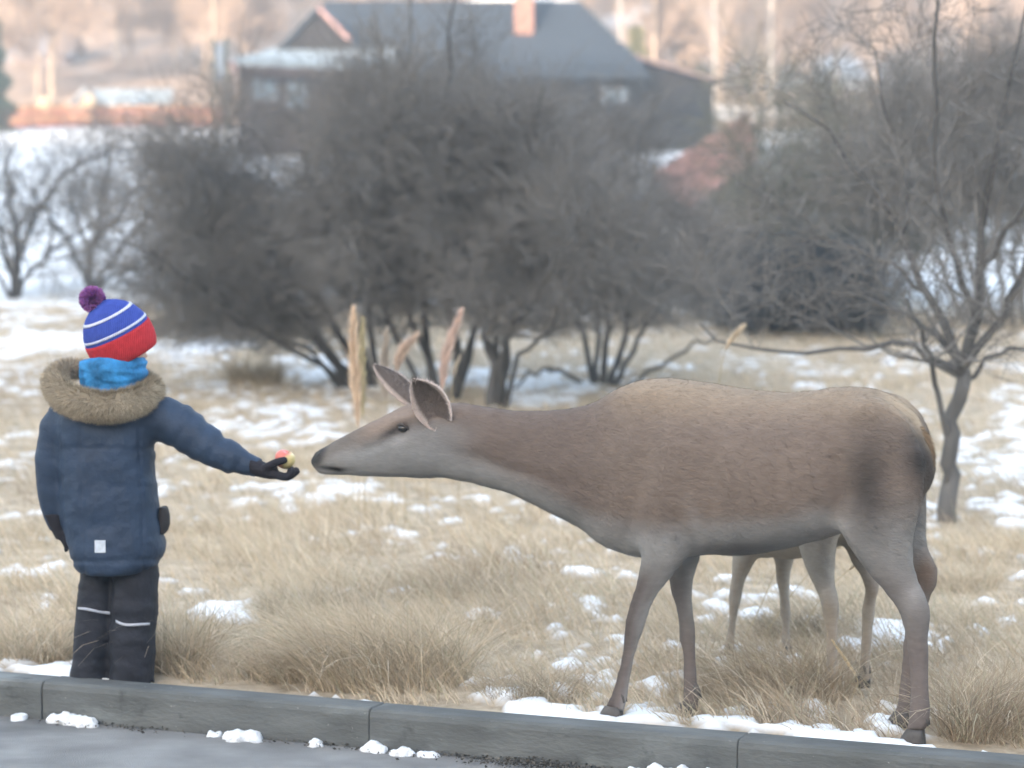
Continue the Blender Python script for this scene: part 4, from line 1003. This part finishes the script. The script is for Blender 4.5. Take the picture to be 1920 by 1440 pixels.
shrub('thicket_bush', 'many-stemmed bare bush fanning out behind the deer’s withers', 'bush', 19.4,
      [[(1120, 735, 8), (1095, 640, 7), (1060, 500, 5), (1010, 340, 3)], [(1130, 735, 9), (1135, 620, 8), (1140, 450, 6), (1150, 240, 3)], [(1140, 735, 8), (1170, 640, 7), (1200, 480, 5), (1230, 300, 3)], [(1145, 735, 8), (1200, 640, 6), (1250, 560, 4), (1290, 480, 2.5)],
       [(1125, 735, 7), (1120, 560, 6), (1100, 380, 4), (1090, 210, 2.5)], [(1150, 730, 6), (1230, 690, 5), (1290, 650, 4), (1360, 640, 2)], [(1110, 735, 6), (1040, 690, 5), (1000, 700, 4), (960, 740, 3)], [(1140, 735, 7), (1190, 560, 6), (1180, 400, 5), (1200, 250, 3)]],
      dens, M_bark, (1130, 738), 1.2, 'dense bare bushes behind the deer', crown_m=M_twig, bare=.42)
shrub('bare_bush', 'bare bush with one dark main stem at the snow field’s edge', 'bush', 29,
      [[(172, 545, 13), (178, 450, 10), (195, 360, 7), (215, 260, 3)], [(175, 540, 8), (240, 450, 6), (290, 390, 4), (340, 330, 2)], [(172, 530, 8), (120, 440, 6), (70, 370, 4), (30, 320, 2)], [(180, 460, 7), (240, 380, 5), (280, 310, 3), (300, 260, 2)], [(180, 540, 6), (260, 500, 5), (330, 480, 4), (390, 440, 2)], [(176, 480, 6), (140, 380, 5), (150, 300, 3), (180, 240, 2)]],
      [(0, 15, (.1, 1), (.5, 1.3), (.4, 1.2), 7, .2, LEV, 4), (1, 10, (.15, 1), (.3, .8), (.4, 1.2), 5, .26, LEV, 3), (2, 3, (.1, 1), (.2, .5), (.4, 1.3), 4, .28, LEV, 3)], M_bark, (174, 545), 1.5, 'bare bushes at the snow field’s edge', .0021, M_twig)
shrub('bare_bush', 'bare bush with long arching twigs at the snow field’s edge', 'bush', 28,
      [[(28, 550, 11), (40, 470, 8), (75, 390, 6), (140, 310, 4), (240, 275, 2)], [(25, 550, 9), (0, 440, 7), (-40, 350, 4), (-60, 260, 2)], [(30, 545, 7), (90, 480, 5), (140, 440, 4), (190, 420, 2)], [(28, 540, 7), (30, 420, 6), (10, 320, 4), (40, 250, 2)], [(25, 540, 6), (-40, 480, 5), (-90, 430, 3), (-130, 400, 2)]],
      [(0, 14, (.1, 1), (.5, 1.3), (.4, 1.1), 7, .16, LEV, 4), (1, 9, (.15, 1), (.3, .8), (.4, 1.2), 5, .24, LEV, 3), (2, 3, (.1, 1), (.2, .5), (.4, 1.3), 4, .28, LEV, 3)], M_bark, (28, 550), 1.5, 'bare bushes at the snow field’s edge', .0021, M_twig)
shrub('low_shrub', 'low very dense dark bluish shrub between the bushes and the forked tree', 'shrub', 24.5,
      [[(1500 + dx * .2, 648, 8), (1500 + dx * .5, 600, 6), (1500 + dx * .8, 550 - .1 * (160 - abs(dx)), 4), (1500 + dx, 540 - .45 * (170 - abs(dx)), 2)] for dx in (-165, -120, -80, -40, 0, 40, 80, 115, 150)],
      [(0, 18, (.1, 1), (.35, .8), (.4, 1.2), 6, .25, LEV, 4), (1, 12, (.1, 1), (.2, .5), (.4, 1.3), 4, .3, DR, 3), (2, 8, (.1, 1), (.12, .28), (.4, 1.3), 3, .3, DR, 3)], M_dark, (1500, 648), 1.5, None, .0028, M_dark)
shrub('tall_shrub', 'tall olive-grey shrub behind the forked tree', 'shrub', 27.5,
      [[(1540 + dx * .25, 640, 10), (1530 + dx * .5, 520, 8), (1525 + dx * .8, 390, 5), (1520 + dx, 170 + abs(dx + 20) * .55, 2.5)] for dx in (-95, -60, -20, 30, 75, 120, 180, 240, 310)],
      [(0, 16, (.12, 1), (.6, 1.4), (.4, 1.1), 6, .2, UP, 4), (1, 12, (.1, 1), (.4, .9), (.4, 1.2), 5, .24, LEV, 3), (2, 8, (.1, 1), (.35, .95), (.3, 1.1), 4, .18, UP, 3)], M_twig2, (1540, 640), 2.0, None, .0026, M_twig2, .3)
shrub('tall_shrub', 'grey leafless shrub standing past the forked tree’s trunk', 'shrub', 25,
      [[(1880 + dx * .25, 655, 10), (1870 + dx * .5, 520, 8), (1865 + dx * .8, 390, 5), (1860 + dx, 180 + abs(dx) * .4, 2.5)] for dx in (-190, -140, -90, -40, 10, 60, 110, 170)],
      [(0, 16, (.3, 1), (.6, 1.4), (.4, 1.1), 6, .2, UP, 4), (1, 11, (.1, 1), (.4, .9), (.4, 1.2), 5, .24, LEV, 3), (2, 9, (.1, 1), (.35, .95), (.3, 1.1), 4, .18, UP, 3)], M_twig, (1880, 655), 1.6, None, .0025, M_twig, .8)
shrub('bare_tree', 'forked bare tree with a straight trunk beside the deer’s rump', 'tree', 11.8,
      [[(1778, 992, 27), (1784, 900, 24), (1790, 800, 21), (1802, 720, 20), (1806, 685, 19)], [(1776, 850, 9), (1764, 780, 8), (1750, 700, 7), (1738, 640, 6), (1700, 560, 4)], [(1803, 700, 11), (1750, 675, 9), (1690, 652, 8), (1600, 648, 6), (1490, 660, 5), (1400, 652, 4), (1310, 605, 2.5)],
       [(1806, 690, 15), (1775, 620, 13), (1740, 550, 11), (1690, 440, 9), (1620, 340, 6), (1540, 250, 4), (1470, 190, 2.5)], [(1806, 690, 17), (1832, 600, 15), (1842, 500, 12), (1838, 400, 10), (1868, 280, 8), (1890, 150, 6), (1925, 10, 4)], [(1808, 690, 13), (1862, 625, 11), (1905, 540, 9), (1970, 430, 6), (2050, 340, 4)],
       [(1832, 600, 10), (1800, 500, 9), (1765, 380, 7), (1752, 200, 6), (1762, -20, 4)], [(1806, 715, 7), (1868, 668, 6), (1940, 640, 4), (2020, 600, 2.5)], [(1790, 670, 8), (1715, 600, 7), (1630, 560, 5), (1530, 540, 3)], [(1842, 500, 8), (1900, 420, 7), (1975, 320, 5), (2040, 250, 3)], [(1740, 550, 7), (1660, 490, 6), (1560, 450, 4), (1450, 440, 2.5)], [(1690, 440, 6), (1700, 330, 5), (1660, 200, 4), (1640, 90, 2.5)]],
      [(0, 9, (.3, 1), (.4, .95), (.4, 1.1), 7, .2, UP, 5), (1, 7, (.15, 1), (.25, .6), (.4, 1.2), 5, .26, LEV, 3), (2, 6, (.1, 1), (.12, .34), (.4, 1.3), 3, .28, LEV, 3)], M_warm, (1778, 990), .7, None, .0017, M_twig, .80)

# ------------------------------------------------------------------ house behind the bushes
M_slate = mat('dark_slate_roof', (.034, .043, .055), rough=.7, var=.25, scale=2.2, bump=.5, bscale=6, stretch=(.3, 1, 4))
M_wood = mat('dark_brown_boards', (.028, .025, .025), rough=.8, var=.35, scale=1.2, bump=.5, bscale=10, stretch=(6, 6, .3))
M_redwood = mat('red_brown_boards', (.060, .038, .033), rough=.8, var=.3, scale=1.2, stretch=(6, 6, .3))
M_trim = mat('pale_pink_trim', (.34, .22, .21), rough=.7, var=.1)
M_brick = mat('chimney_brick', (.26, .15, .12), rough=.9, var=.25, scale=6)
M_glass = mat('window_pane', (.20, .25, .29), rough=.12, var=.3, scale=1.5, spec=.6)
M_frame = mat('white_window_frame', (.28, .30, .33), rough=.6, var=.08)
M_snowroof = mat('snowy_roof', (.30, .35, .38), rough=.8, var=.4, scale=1.5, detail=6)
YH = 84.0
def hx(px, Y=YH): return (px - 960) / F * Y * 1.0
def hz(py, Y=YH): return float(atY(960, py, Y)[2])
house = thing('house', 'dark timber house with a big slate roof and chimney behind the bushes', 'house', (hx(860), YH, gz(hx(860), YH)))
g0 = gz(hx(860), YH) - .6
XL, XR = hx(600), hx(1088); RZ = hz(12, YH + 4); EZ = hz(150); 
obj('wall', MB().box(hx(540), hx(1170), YH, YH + 8.5, g0, EZ + .05).mesh('wall', M_wood, False), house)
# main roof: front slope with hipped end, back slope, 0.2 m thick
ex = hx(1215)
front = [(hx(520), YH - .5, EZ), (ex, YH - .5, EZ), (XR, YH + 4.2, RZ), (hx(600), YH + 4.2, RZ)]
roof = obj('roof', MB().prism(front, (0, 0, .18)).prism([(ex, YH - .5, EZ), (ex, YH + 9, EZ), (XR, YH + 4.2, RZ)], (0, 0, .18)).prism([(ex, YH + 9, EZ), (hx(520), YH + 9, EZ), (hx(600), YH + 4.2, RZ), (XR, YH + 4.2, RZ)], (0, 0, .18)).mesh('roof', M_slate, False), house)
obj('ridge_snow', MB().tube([(hx(870), YH + 4.2, RZ + .2), (hx(980), YH + 4.2, RZ + .26), (XR, YH + 4.2, RZ + .2)], [.05, .13, .05], 8).mesh('ridge_snow', M_snow), roof)
# roof courses as low battens
for k in range(1, 12):
    t = k / 12; a = np.array(front[0]) * (1 - t) + np.array(front[3]) * t; b_ = np.array(front[1]) * (1 - t) + np.array(front[2]) * t
    obj('slate_course', MB().prism([a + [0, -.02, .17], b_ + [0, -.02, .17], b_ + [0, .30, .40], a + [0, .30, .40]], (0, 0, .035)).mesh('slate_course', M_slate, False), roof)
# cross gable on the left
ap = (hx(600, YH - .9), hz(22, YH - .9)); fl = (hx(523, YH - .9), hz(106, YH - .9)); fr_ = (hx(690, YH - .9), hz(112, YH - .9))
obj('gable', MB().prism([(fl[0], YH - .8, fl[1]), (fr_[0], YH - .8, fr_[1]), (ap[0], YH - .8, ap[1])], (0, 5.0, 0)).mesh('gable', M_wood, False), house)
gr = obj('gable_roof', MB().prism([(fl[0] - .1, YH - 1.0, fl[1] - .05), (ap[0], YH - 1.0, ap[1] + .05), (ap[0], YH - 1.0, ap[1] + .22), (fl[0] - .25, YH - 1.0, fl[1])], (0, 5.4, 0)).prism([(ap[0], YH - 1.0, ap[1] + .05), (fr_[0], YH - 1.0, fr_[1] - .05), (fr_[0] + .15, YH - 1.0, fr_[1]), (ap[0], YH - 1.0, ap[1] + .22)], (0, 5.4, 0)).mesh('gable_roof', M_slate, False), house)
obj('bargeboard', MB().prism([(ap[0], YH - 1.06, ap[1] + .02), (hx(657, YH - .9), YH - 1.06, hz(80, YH - .9)), (hx(660, YH - .9), YH - 1.06, hz(72, YH - .9)), (ap[0], YH - 1.06, ap[1] + .22)], (0, .05, 0)).mesh('bargeboard', M_trim, False), gr)
# snowy porch roof and red-brown fascia
pr = obj('porch_roof', MB().prism([(hx(440), YH - 3.2, hz(122, YH - 3.2)), (hx(760), YH - 3.2, hz(134, YH - 3.2)), (hx(745), YH - .4, hz(98)), (hx(525), YH - .4, hz(98))], (0, 0, .14)).mesh('porch_roof', M_snowroof, False), house)
obj('fascia', MB().prism([(hx(446, YH - 3.2), YH - 3.25, hz(123, YH - 3.2)), (hx(760, YH - 3.2), YH - 3.25, hz(136, YH - 3.2)), (hx(760, YH - 3.2), YH - 3.25, hz(148, YH - 3.2)), (hx(470, YH - 3.2), YH - 3.25, hz(142, YH - 3.2))], (0, .08, 0)).mesh('fascia', M_redwood, False), pr)
obj('porch_wall', MB().box(hx(466), hx(745), YH - 2.6, YH + .02, g0, hz(126)).mesh('porch_wall', M_redwood, False), house)
obj('gutter_end', MB().prism([(hx(450), YH - 3.3, hz(126)), (hx(462), YH - 3.3, hz(126)), (hx(470), YH - 3.3, hz(150)), (hx(462), YH - 3.3, hz(150))], (0, .06, 0)).mesh('gutter_end', M_trim, False), pr)
def window(px0, px1, py0, py1, Y, parent, nx=2, ny=1):
    x0, x1, z0, z1 = hx(px0, Y), hx(px1, Y), hz(py1, Y), hz(py0, Y); f_ = MB(); w_ = .06
    f_.box(x0, x0 + w_, Y - .06, Y + .05, z0, z1).box(x1 - w_, x1, Y - .06, Y + .05, z0, z1).box(x0 + w_, x1 - w_, Y - .06, Y + .05, z0, z0 + w_).box(x0 + w_, x1 - w_, Y - .06, Y + .05, z1 - w_, z1)
    wo = obj('window', f_.mesh('window', M_frame, False), parent)
    for k in range(nx):
        a = x0 + w_ + (x1 - x0 - 2 * w_) * k / nx; b_ = x0 + w_ + (x1 - x0 - 2 * w_) * (k + 1) / nx
        obj('pane', MB().box(a + .01, b_ - .01, Y - .02, Y + .03, z0 + w_, z1 - w_).mesh('pane', M_glass, False), wo)
window(474, 524, 150, 188, YH - 2.6, house); window(540, 578, 152, 205, YH - 2.6, house)
window(1128, 1176, 166, 194, YH, house)
chz = hz(72, YH + 2.3)
ch = obj('chimney', MB().box(hx(964, YH + 2), hx(1000, YH + 2), YH + 1.9, YH + 2.6, chz - .8, hz(-60, YH + 2)).mesh('chimney', M_brick, False), roof)
# right wing with a sloping roof
YW = YH + 1.5
obj('wing_wall', MB().prism([(hx(1170, YW), YW, g0), (hx(1336, YW), YW, g0), (hx(1336, YW), YW, hz(160, YW)), (hx(1170, YW), YW, hz(112, YW))], (0, 6, 0)).mesh('wing_wall', M_wood, False), house)
obj('wing_roof', MB().prism([(hx(1165, YW), YW - .5, hz(104, YW)), (hx(1345, YW), YW - .5, hz(158, YW)), (hx(1345, YW), YW - .5, hz(150, YW)), (hx(1165, YW), YW - .5, hz(95, YW))], (0, 7, 0)).mesh('wing_roof', mat('rusty_wing_roof', (.16, .12, .11), var=.3, scale=2), False), house)

# small shed with a red roof in front of the house's right end
YS = 46.0
shed = thing('woodshed', 'small open woodshed with a reddish sloping roof below the house', 'shed', (hx(1320, YS), YS + 1, gz(hx(1320, YS), YS + 1)))
M_redroof = mat('red_roof', (.40, .21, .17), rough=.85, var=.25, scale=3, detail=6)
A_ = [atY(1215, 352, YS), atY(1290, 388, YS - .3), atY(1416, 305, YS + 3.2), atY(1408, 222, YS + 3.8), atY(1330, 262, YS + 2.6)]
qd = [atY(1222, 335, YS + .6), atY(1292, 392, YS - .4), atY(1420, 300, YS + 3.4), atY(1402, 218, YS + 4.4)]
rf = obj('roof', MB().prism(qd, (0, 0, .10)).mesh('roof', M_redroof, False), shed)
for k in range(1, 6):
    t = k / 6; a = qd[0] * (1 - t) + qd[1] * t; b_ = qd[3] * (1 - t) + qd[2] * t
    obj('roof_batten', MB().prism([a + [0, 0, .1], b_ + [0, 0, .1], b_ + [.05, 0, .1], a + [.05, 0, .1]], (0, 0, .05)).mesh('roof_batten', M_redroof, False), rf)
for p_ in (qd[0] + [.15, .1, 0], qd[1] + [-.05, .15, 0], qd[2] + [-.15, -.1, 0], qd[3] + [-.1, -.2, 0], (qd[1] + qd[2]) / 2 + [-.1, 0, 0]):
    g = gz(p_[0], p_[1]); obj('post', MB().box(p_[0] - .07, p_[0] + .07, p_[1] - .07, p_[1] + .07, g - .1, p_[2] + .04).mesh('post', M_redwood, False), shed)
for k in range(6):
    p_ = qd[0] * (1 - k / 6) + qd[3] * (k / 6); q_ = qd[0] * (1 - (k + .94) / 6) + qd[3] * ((k + .94) / 6); g = gz(p_[0], p_[1])
    obj('back_board', MB().prism([(p_[0] + .2, p_[1], g - .05), (q_[0] + .2, q_[1], g - .05), (q_[0] + .2, q_[1], q_[2] - .12), (p_[0] + .2, p_[1], p_[2] - .12)], (.03, .02, 0)).mesh('back_board', M_wood, False), shed)
# low rail fence below the shed
fn = thing('rail_fence', 'low brown rail fence in front of the open woodshed', 'fence', (hx(1300, 41), 41, gz(hx(1300, 41), 41)))
for k in range(5):
    a = hx(1215 + k * 45, 41); g = gz(a, 41); obj('post', MB().box(a - .05, a + .05, 40.95, 41.05, g - .1, g + .62).mesh('post', M_redwood, False), fn)
for zz in (.28, .52):
    obj('rail', MB().prism([(hx(1205, 41), 40.93, gz(hx(1205, 41), 41) + zz), (hx(1405, 41), 40.93, gz(hx(1405, 41), 41) + zz), (hx(1405, 41), 40.93, gz(hx(1405, 41), 41) + zz + .09), (hx(1205, 41), 40.93, gz(hx(1205, 41), 41) + zz + .09)], (0, -.03, 0)).mesh('rail', M_redwood, False), fn)

# ------------------------------------------------------------------ far end of the snow field: hut, fence, bales
YF = 121.0
hut = thing('hut', 'small pale hut with a snowy grey gable roof behind the orange fence', 'hut', (hx(228, YF + 6), YF + 6, gz(hx(228, YF + 6), YF + 6)))
Yh = YF + 4; gh = gz(hx(228, Yh), Yh) - .3
x0, xm, x1, xe = hx(136, Yh), hx(163, Yh), hx(192, Yh), hx(324, Yh)
za, ze = hz(166, Yh), hz(198, Yh)
M_palewall = mat('pale_hut_wall', (.50, .46, .47), var=.15, scale=1)
obj('wall', MB().prism([(x0 + .1, Yh, gh), (x1 - .1, Yh, gh), (x1 - .1, Yh, ze), (xm, Yh, za - .1), (x0 + .1, Yh, ze)], (0, .1, 0)).box(x1 - .1, xe - .15, Yh + .02, Yh + 3, gh, ze).mesh('wall', M_palewall, False), hut)
rt = obj('roof', MB().prism([(x1 - .1, Yh - .25, ze - .05), (xe, Yh - .25, ze - .05), (xe - .12, Yh + 2.0, za), (xm + .03, Yh + 2.0, za)], (0, 0, .1)).prism([(xm, Yh - .3, za), (x0, Yh - .3, ze), (x0, Yh + 2, ze), (xm, Yh + 2, za)], (0, 0, .1)).mesh('roof', M_snowroof, False), hut)
for xa in (x0, x1):
    obj('bargeboard', MB().prism([(xm, Yh - .36, za + .05), (xm, Yh - .36, za - .2), (xa, Yh - .36, ze - .2), (xa, Yh - .36, ze + .05)], (0, .05, 0)).mesh('bargeboard', M_frame, False), rt)
obj('door', MB().box(xm - .25, xm + .25, Yh - .05, Yh + .02, gh, ze - .1).mesh('door', M_wood, False), hut)
fence = thing('board_fence', 'long orange and red board fence along the top of the snow field', 'fence', (hx(200, YF), YF, gz(hx(200, YF), YF)))
M_or = mat('orange_boards', (.30, .16, .075), rough=.8, var=.25, scale=1.5, stretch=(.3, 3, 3)); M_rd = mat('red_boards', (.24, .075, .05), rough=.8, var=.25, scale=1.5, stretch=(.3, 3, 3))
xs = np.linspace(hx(-60, YF), hx(420, YF), 9)
for k in range(8):
    for r_, (zz, hh, m_) in enumerate(((.08, .20, M_rd), (.33, .22, M_or), (.60, .20, M_rd), (.85, .18, M_or))):
        a, b_ = xs[k] + .03, xs[k + 1] - .03; ga, gb = gz(a, YF) + random.uniform(-.02, .02), gz(b_, YF)
        obj('board', MB().prism([(a, YF, ga + zz), (b_, YF, gb + zz), (b_, YF, gb + zz + hh), (a, YF, ga + zz + hh)], (0, .05, 0)).mesh('board', m_, False), fence)
for x_ in xs:
    g = gz(x_, YF); obj('post', MB().box(x_ - .07, x_ + .07, YF + .05, YF + .2, g - .2, g + 1.15).mesh('post', M_redwood, False), fence)
M_bale = mat('pale_straw_wrap', (.45, .37, .26), rough=.8, var=.15, scale=3); M_drum = mat('dark_drum', (.07, .065, .06), var=.2)
for px, m_, lab, cat, rr_ in ((90, M_bale, 'pale round straw bale behind the fence beside the far spruce', 'bale', 15), (172, M_bale, 'pale round straw bale in front of the hut gable', 'bale', 16), (197, M_drum, 'dark upright drum in front of the hut gable', 'drum', 10), (112, M_drum, 'dark upright drum beside the spruce-side bale', 'drum', 9)):
    Yb = YF + 1.4; x_ = hx(px, Yb); g = gz(x_, Yb); rm = rr_ * Yb / F; top = hz(200, Yb)
    if m_ is M_bale:
        o = obj('straw_bale', MB().loft([ring((x_ , Yb + t, g + rm * 1.9), (rm * s_, 0, 0), (0, 0, rm * 1.95 * s_), 20) for t, s_ in ((-.4, .85), (-.36, .97), (0, 1), (.36, .97), (.4, .85))]).mesh('straw_bale', m_))
    else:
        o = obj('drum', MB().loft([ring((x_, Yb - .2, g - .05 + z * 1.2), (rm * s_, 0, 0), (0, rm * s_, 0), 18) for z, s_ in ((0, 1), (.3, 1), (.32, 1.05), (.35, 1), (.65, 1), (.67, 1.05), (.7, 1), (1, 1), (1.02, .9))]).mesh('drum', m_))
    tag(o, lab, cat)
sg = thing('notice_board', 'narrow white upright board on a dark post beside the house', 'board', (hx(415, 70), 70, gz(hx(415, 70), 70)))
g = gz(hx(415, 70), 70)
obj('post', MB().box(hx(424, 70), hx(430, 70), 70, 70.1, g - .1, hz(70, 70)).mesh('post', mat('mossy_post', (.12, .13, .10)), False), sg)
obj('panel', MB().box(hx(408, 70), hx(423, 70), 69.98, 70.06, hz(152, 70), hz(80, 70)).mesh('panel', M_frame, False), sg)
obj('post', MB().box(hx(402, 70), hx(408, 70), 70, 70.1, g - .1, hz(72, 70)).mesh('post', mat('mossy_post_2', (.12, .13, .10)), False), sg)

def far_house(px0, px1, py_top, py_eave, py_base, Y, wall, roofm, label):
    x0, x1 = hx(px0, Y), hx(px1, Y); g = gz((x0 + x1) / 2, Y) - 1
    h_ = thing('house', label, 'house', ((x0 + x1) / 2, Y, g))
    ze, zt = hz(py_eave, Y), hz(py_top, Y)
    obj('wall', MB().box(x0, x1, Y, Y + 6, min(g, hz(py_base, Y)), ze).mesh('wall', wall, False), h_)
    obj('roof', MB().prism([(x0 - .4, Y - .5, ze - .1), (x1 + .4, Y - .5, ze - .1), (x1 + .2, Y + 3, zt), (x0 - .2, Y + 3, zt)], (0, 0, .2)).prism([(x0 - .4, Y + 6.5, ze - .1), (x0 - .2, Y + 3, zt), (x1 + .2, Y + 3, zt), (x1 + .4, Y + 6.5, ze - .1)], (0, 0, .2)).mesh('roof', roofm, False), h_)
    n = max(2, int((x1 - x0) / 2.2))
    for k in range(n):
        xc = x0 + (x1 - x0) * (k + .5) / n; zc = ze - 1.3
        wo = obj('window', MB().box(xc - .5, xc + .5, Y - .06, Y + .05, zc - .65, zc + .65).mesh('window', M_frame, False), h_)
        obj('pane', MB().box(xc - .4, xc + .4, Y - .08, Y + .04, zc - .55, zc + .55).mesh('pane', M_glass, False), wo)
    return h_
far_house(22, 132, 60, 105, 205, 150, mat('lilac_wall', (.46, .40, .42), var=.15, scale=.6), mat('grey_far_roof', (.30, .29, .31), var=.2, scale=.6), 'lilac-grey house on the slope behind the far spruce')
far_house(1740, 1905, 128, 172, 250, 150, mat('rose_wall', (.45, .28, .26), var=.15, scale=.6), mat('rose_far_roof', (.42, .24, .22), var=.2, scale=.6), 'rose-coloured house on the slope behind the forked tree’s twigs')

# ------------------------------------------------------------------ trees on the sunlit slope
def proto(seed, H, r0, crown_from, n1, n2, n3, mT, mC, bend=.02, wob=.14):
    global rng
    keep = rng; rng = np.random.default_rng(seed)
    K = 14; z = np.linspace(0, H, K); x = np.cumsum(rng.normal(0, bend * H / K, K)); y = np.cumsum(rng.normal(0, bend * H / K, K)); x[0] = y[0] = 0
    P = np.stack([x, y, z - .2], -1)[None]; Rr = np.linspace(r0, r0 * .2, K)[None]
    t = MB().add(*tubes(P, Rr, 8)).mesh('trunk', mT); mb = MB()
    a, ra = kids(P, Rr, n1, (crown_from, .98), (H * .16, H * .36), (.5, 1.1), 7, wob, (0, 0, .08)); mb.add(*tubes(a, np.maximum(ra, .02), 4))
    c, rc = kids(a, ra, n2, (.2, 1), (H * .08, H * .18), (.4, 1.1), 5, .2, (0, 0, .04)); mb.add(*tubes(c, np.maximum(rc, .018), 3))
    d, rd = kids(c, rc, n3, (.1, 1), (H * .04, H * .09), (.4, 1.2), 3, .25, (0, 0, .02)); mb.add(*tubes(d, np.maximum(rd, .016), 3))
    rng = keep; return t, mb.mesh('crown', mC)
M_birch = mat('birch_bark', (.36, .33, .30), rough=.8, var=.35, scale=1.2, stretch=(1, 1, 2.5)); M_beech = mat('pale_tan_bark', (.46, .37, .29), rough=.9, var=.25, scale=2); M_brush = mat('tan_twigs', (.46, .35, .27), rough=.9, var=.25, scale=.3)
M_brush2 = mat('grey_tan_twigs', (.34, .27, .22), rough=.9, var=.25, scale=.3); M_olivec = mat('olive_crown', (.24, .21, .11), rough=.9, var=.25, scale=.4)
PR = [proto(1, 15, .14, .12, 34, 12, 6, M_beech, M_brush), proto(2, 12, .11, .10, 30, 12, 6, M_beech, M_brush), proto(3, 13, .12, .08, 32, 12, 6, M_beech, M_brush2), proto(4, 9, .08, .05, 30, 12, 6, M_beech, M_brush, .04, .2), proto(5, 18, .15, .35, 30, 10, 6, M_birch, M_brush2)]
def place(pr, px, Y, name, label, cat, group, s=1.0):
    x_ = hx(px, Y); g = gz(x_, Y)
    t = thing(name, label, cat, (x_, Y, g), group); t.rotation_euler[2] = random.uniform(0, 6.28); t.scale = (s, s, s)
    for nm, me in (('trunk', pr[0]), ('crown', pr[1])):
        o = bpy.data.objects.new(nm, me); COL.objects.link(o); o.parent = t
for k in range(150):
    Y = 132 + 150 * random.random() ** 1.3; px = -60 + 2040 * (k + random.random()) / 150
    kind = random.choice([0, 1, 2, 3, 3, 1])
    place(PR[kind], px, Y, 'hillside_tree', ['tall bare tree with a tan crown in the wood on the sunlit slope', 'medium bare tree with a tan crown in the wood on the sunlit slope', 'bare tree with a greyish crown in the wood on the sunlit slope', 'low bushy bare tree on the sunlit slope'][kind], 'tree', 'bare trees on the sunlit slope', random.uniform(.8, 1.25))
for px, Y, lab, s in ((106, 140, 'white birch trunk standing behind the snowy hut', 1.0), (1162, 128, 'white birch trunk rising behind the house’s roof corner', .95), (1337, 96, 'slim white birch in front of the house’s lower wing', .62), (1440, 118, 'white birch standing apart from the house’s lower wing', .9), (1408, 104, 'short birch just above the red woodshed roof', .35), (225, 150, 'slender birch rising above the snowy hut’s roof', .8)):
    place(PR[4], px, Y, 'birch_tree', lab, 'birch', None, s)
# conifers
def conifer(px, Y, H, lab, col, seed):
    r_ = np.random.default_rng(seed); x_ = hx(px, Y); g = gz(x_, Y); t = thing('spruce_tree', lab, 'spruce', (x_, Y, g))
    obj('trunk', MB().tube([(x_, Y, g - .2), (x_, Y, g + H)], [.16, .02], 8).mesh('trunk', M_beech), t)
    n = 9000; u = r_.random(n) ** .8; z = H * (.06 + .94 * u); rad = (1 - u) * H * .22 + .1; tier = .75 + .35 * np.sin(z * 5.5)
    a = r_.uniform(0, 6.28, n); q = r_.random(n) ** .5; c = np.stack([x_ + np.cos(a) * rad * tier * q, Y + np.sin(a) * rad * tier * q, g + z - q * rad * .35], -1)
    d = norm(np.stack([np.cos(a), np.sin(a), np.full(n, -.35)], -1) + r_.normal(0, .4, (n, 3))); sd = norm(np.cross(d, r_.normal(0, 1, (n, 3)))) * .05; L = r_.uniform(.15, .4, (n, 1))
    V = np.stack([c - sd, c + sd, c + d * L], 1).reshape(-1, 3); C = np.repeat(np.array(col) * r_.uniform(.6, 1.4, (n, 1)), 3, 0)
    obj('crown', mesh_np('crown', V, np.arange(3 * n).reshape(-1, 3), C, False, M_litter), t)
conifer(-8, 112, 5.2, 'dark green spruce at the end of the orange fence', (.05, .075, .05), 1)
conifer(1192, 124, 5.0, 'yellow-green conifer just beyond the house’s hip', (.20, .19, .07), 2)
conifer(1290, 138, 5.5, 'dull green conifer behind the lower wing', (.14, .14, .07), 3)



# ------------------------------------------------------------------ winter haze
hm = bpy.data.materials.new('haze_air'); hm.use_nodes = True
n = hm.node_tree; n.nodes.remove(n.nodes['Principled BSDF'])
pv = n.nodes.new('ShaderNodeVolumePrincipled'); pv.inputs['Color'].default_value = (.93, .94, .96, 1); pv.inputs['Density'].default_value = HAZE; pv.inputs['Anisotropy'].default_value = .2
n.links.new(pv.outputs[0], n.nodes['Material Output'].inputs['Volume'])
o = stuff(obj('haze', MB().box(-268, 268, -222, 350, -1.6, 82).mesh('haze', hm, False))); tag(o, 'pale winter haze over the meadow and the slope', 'haze')
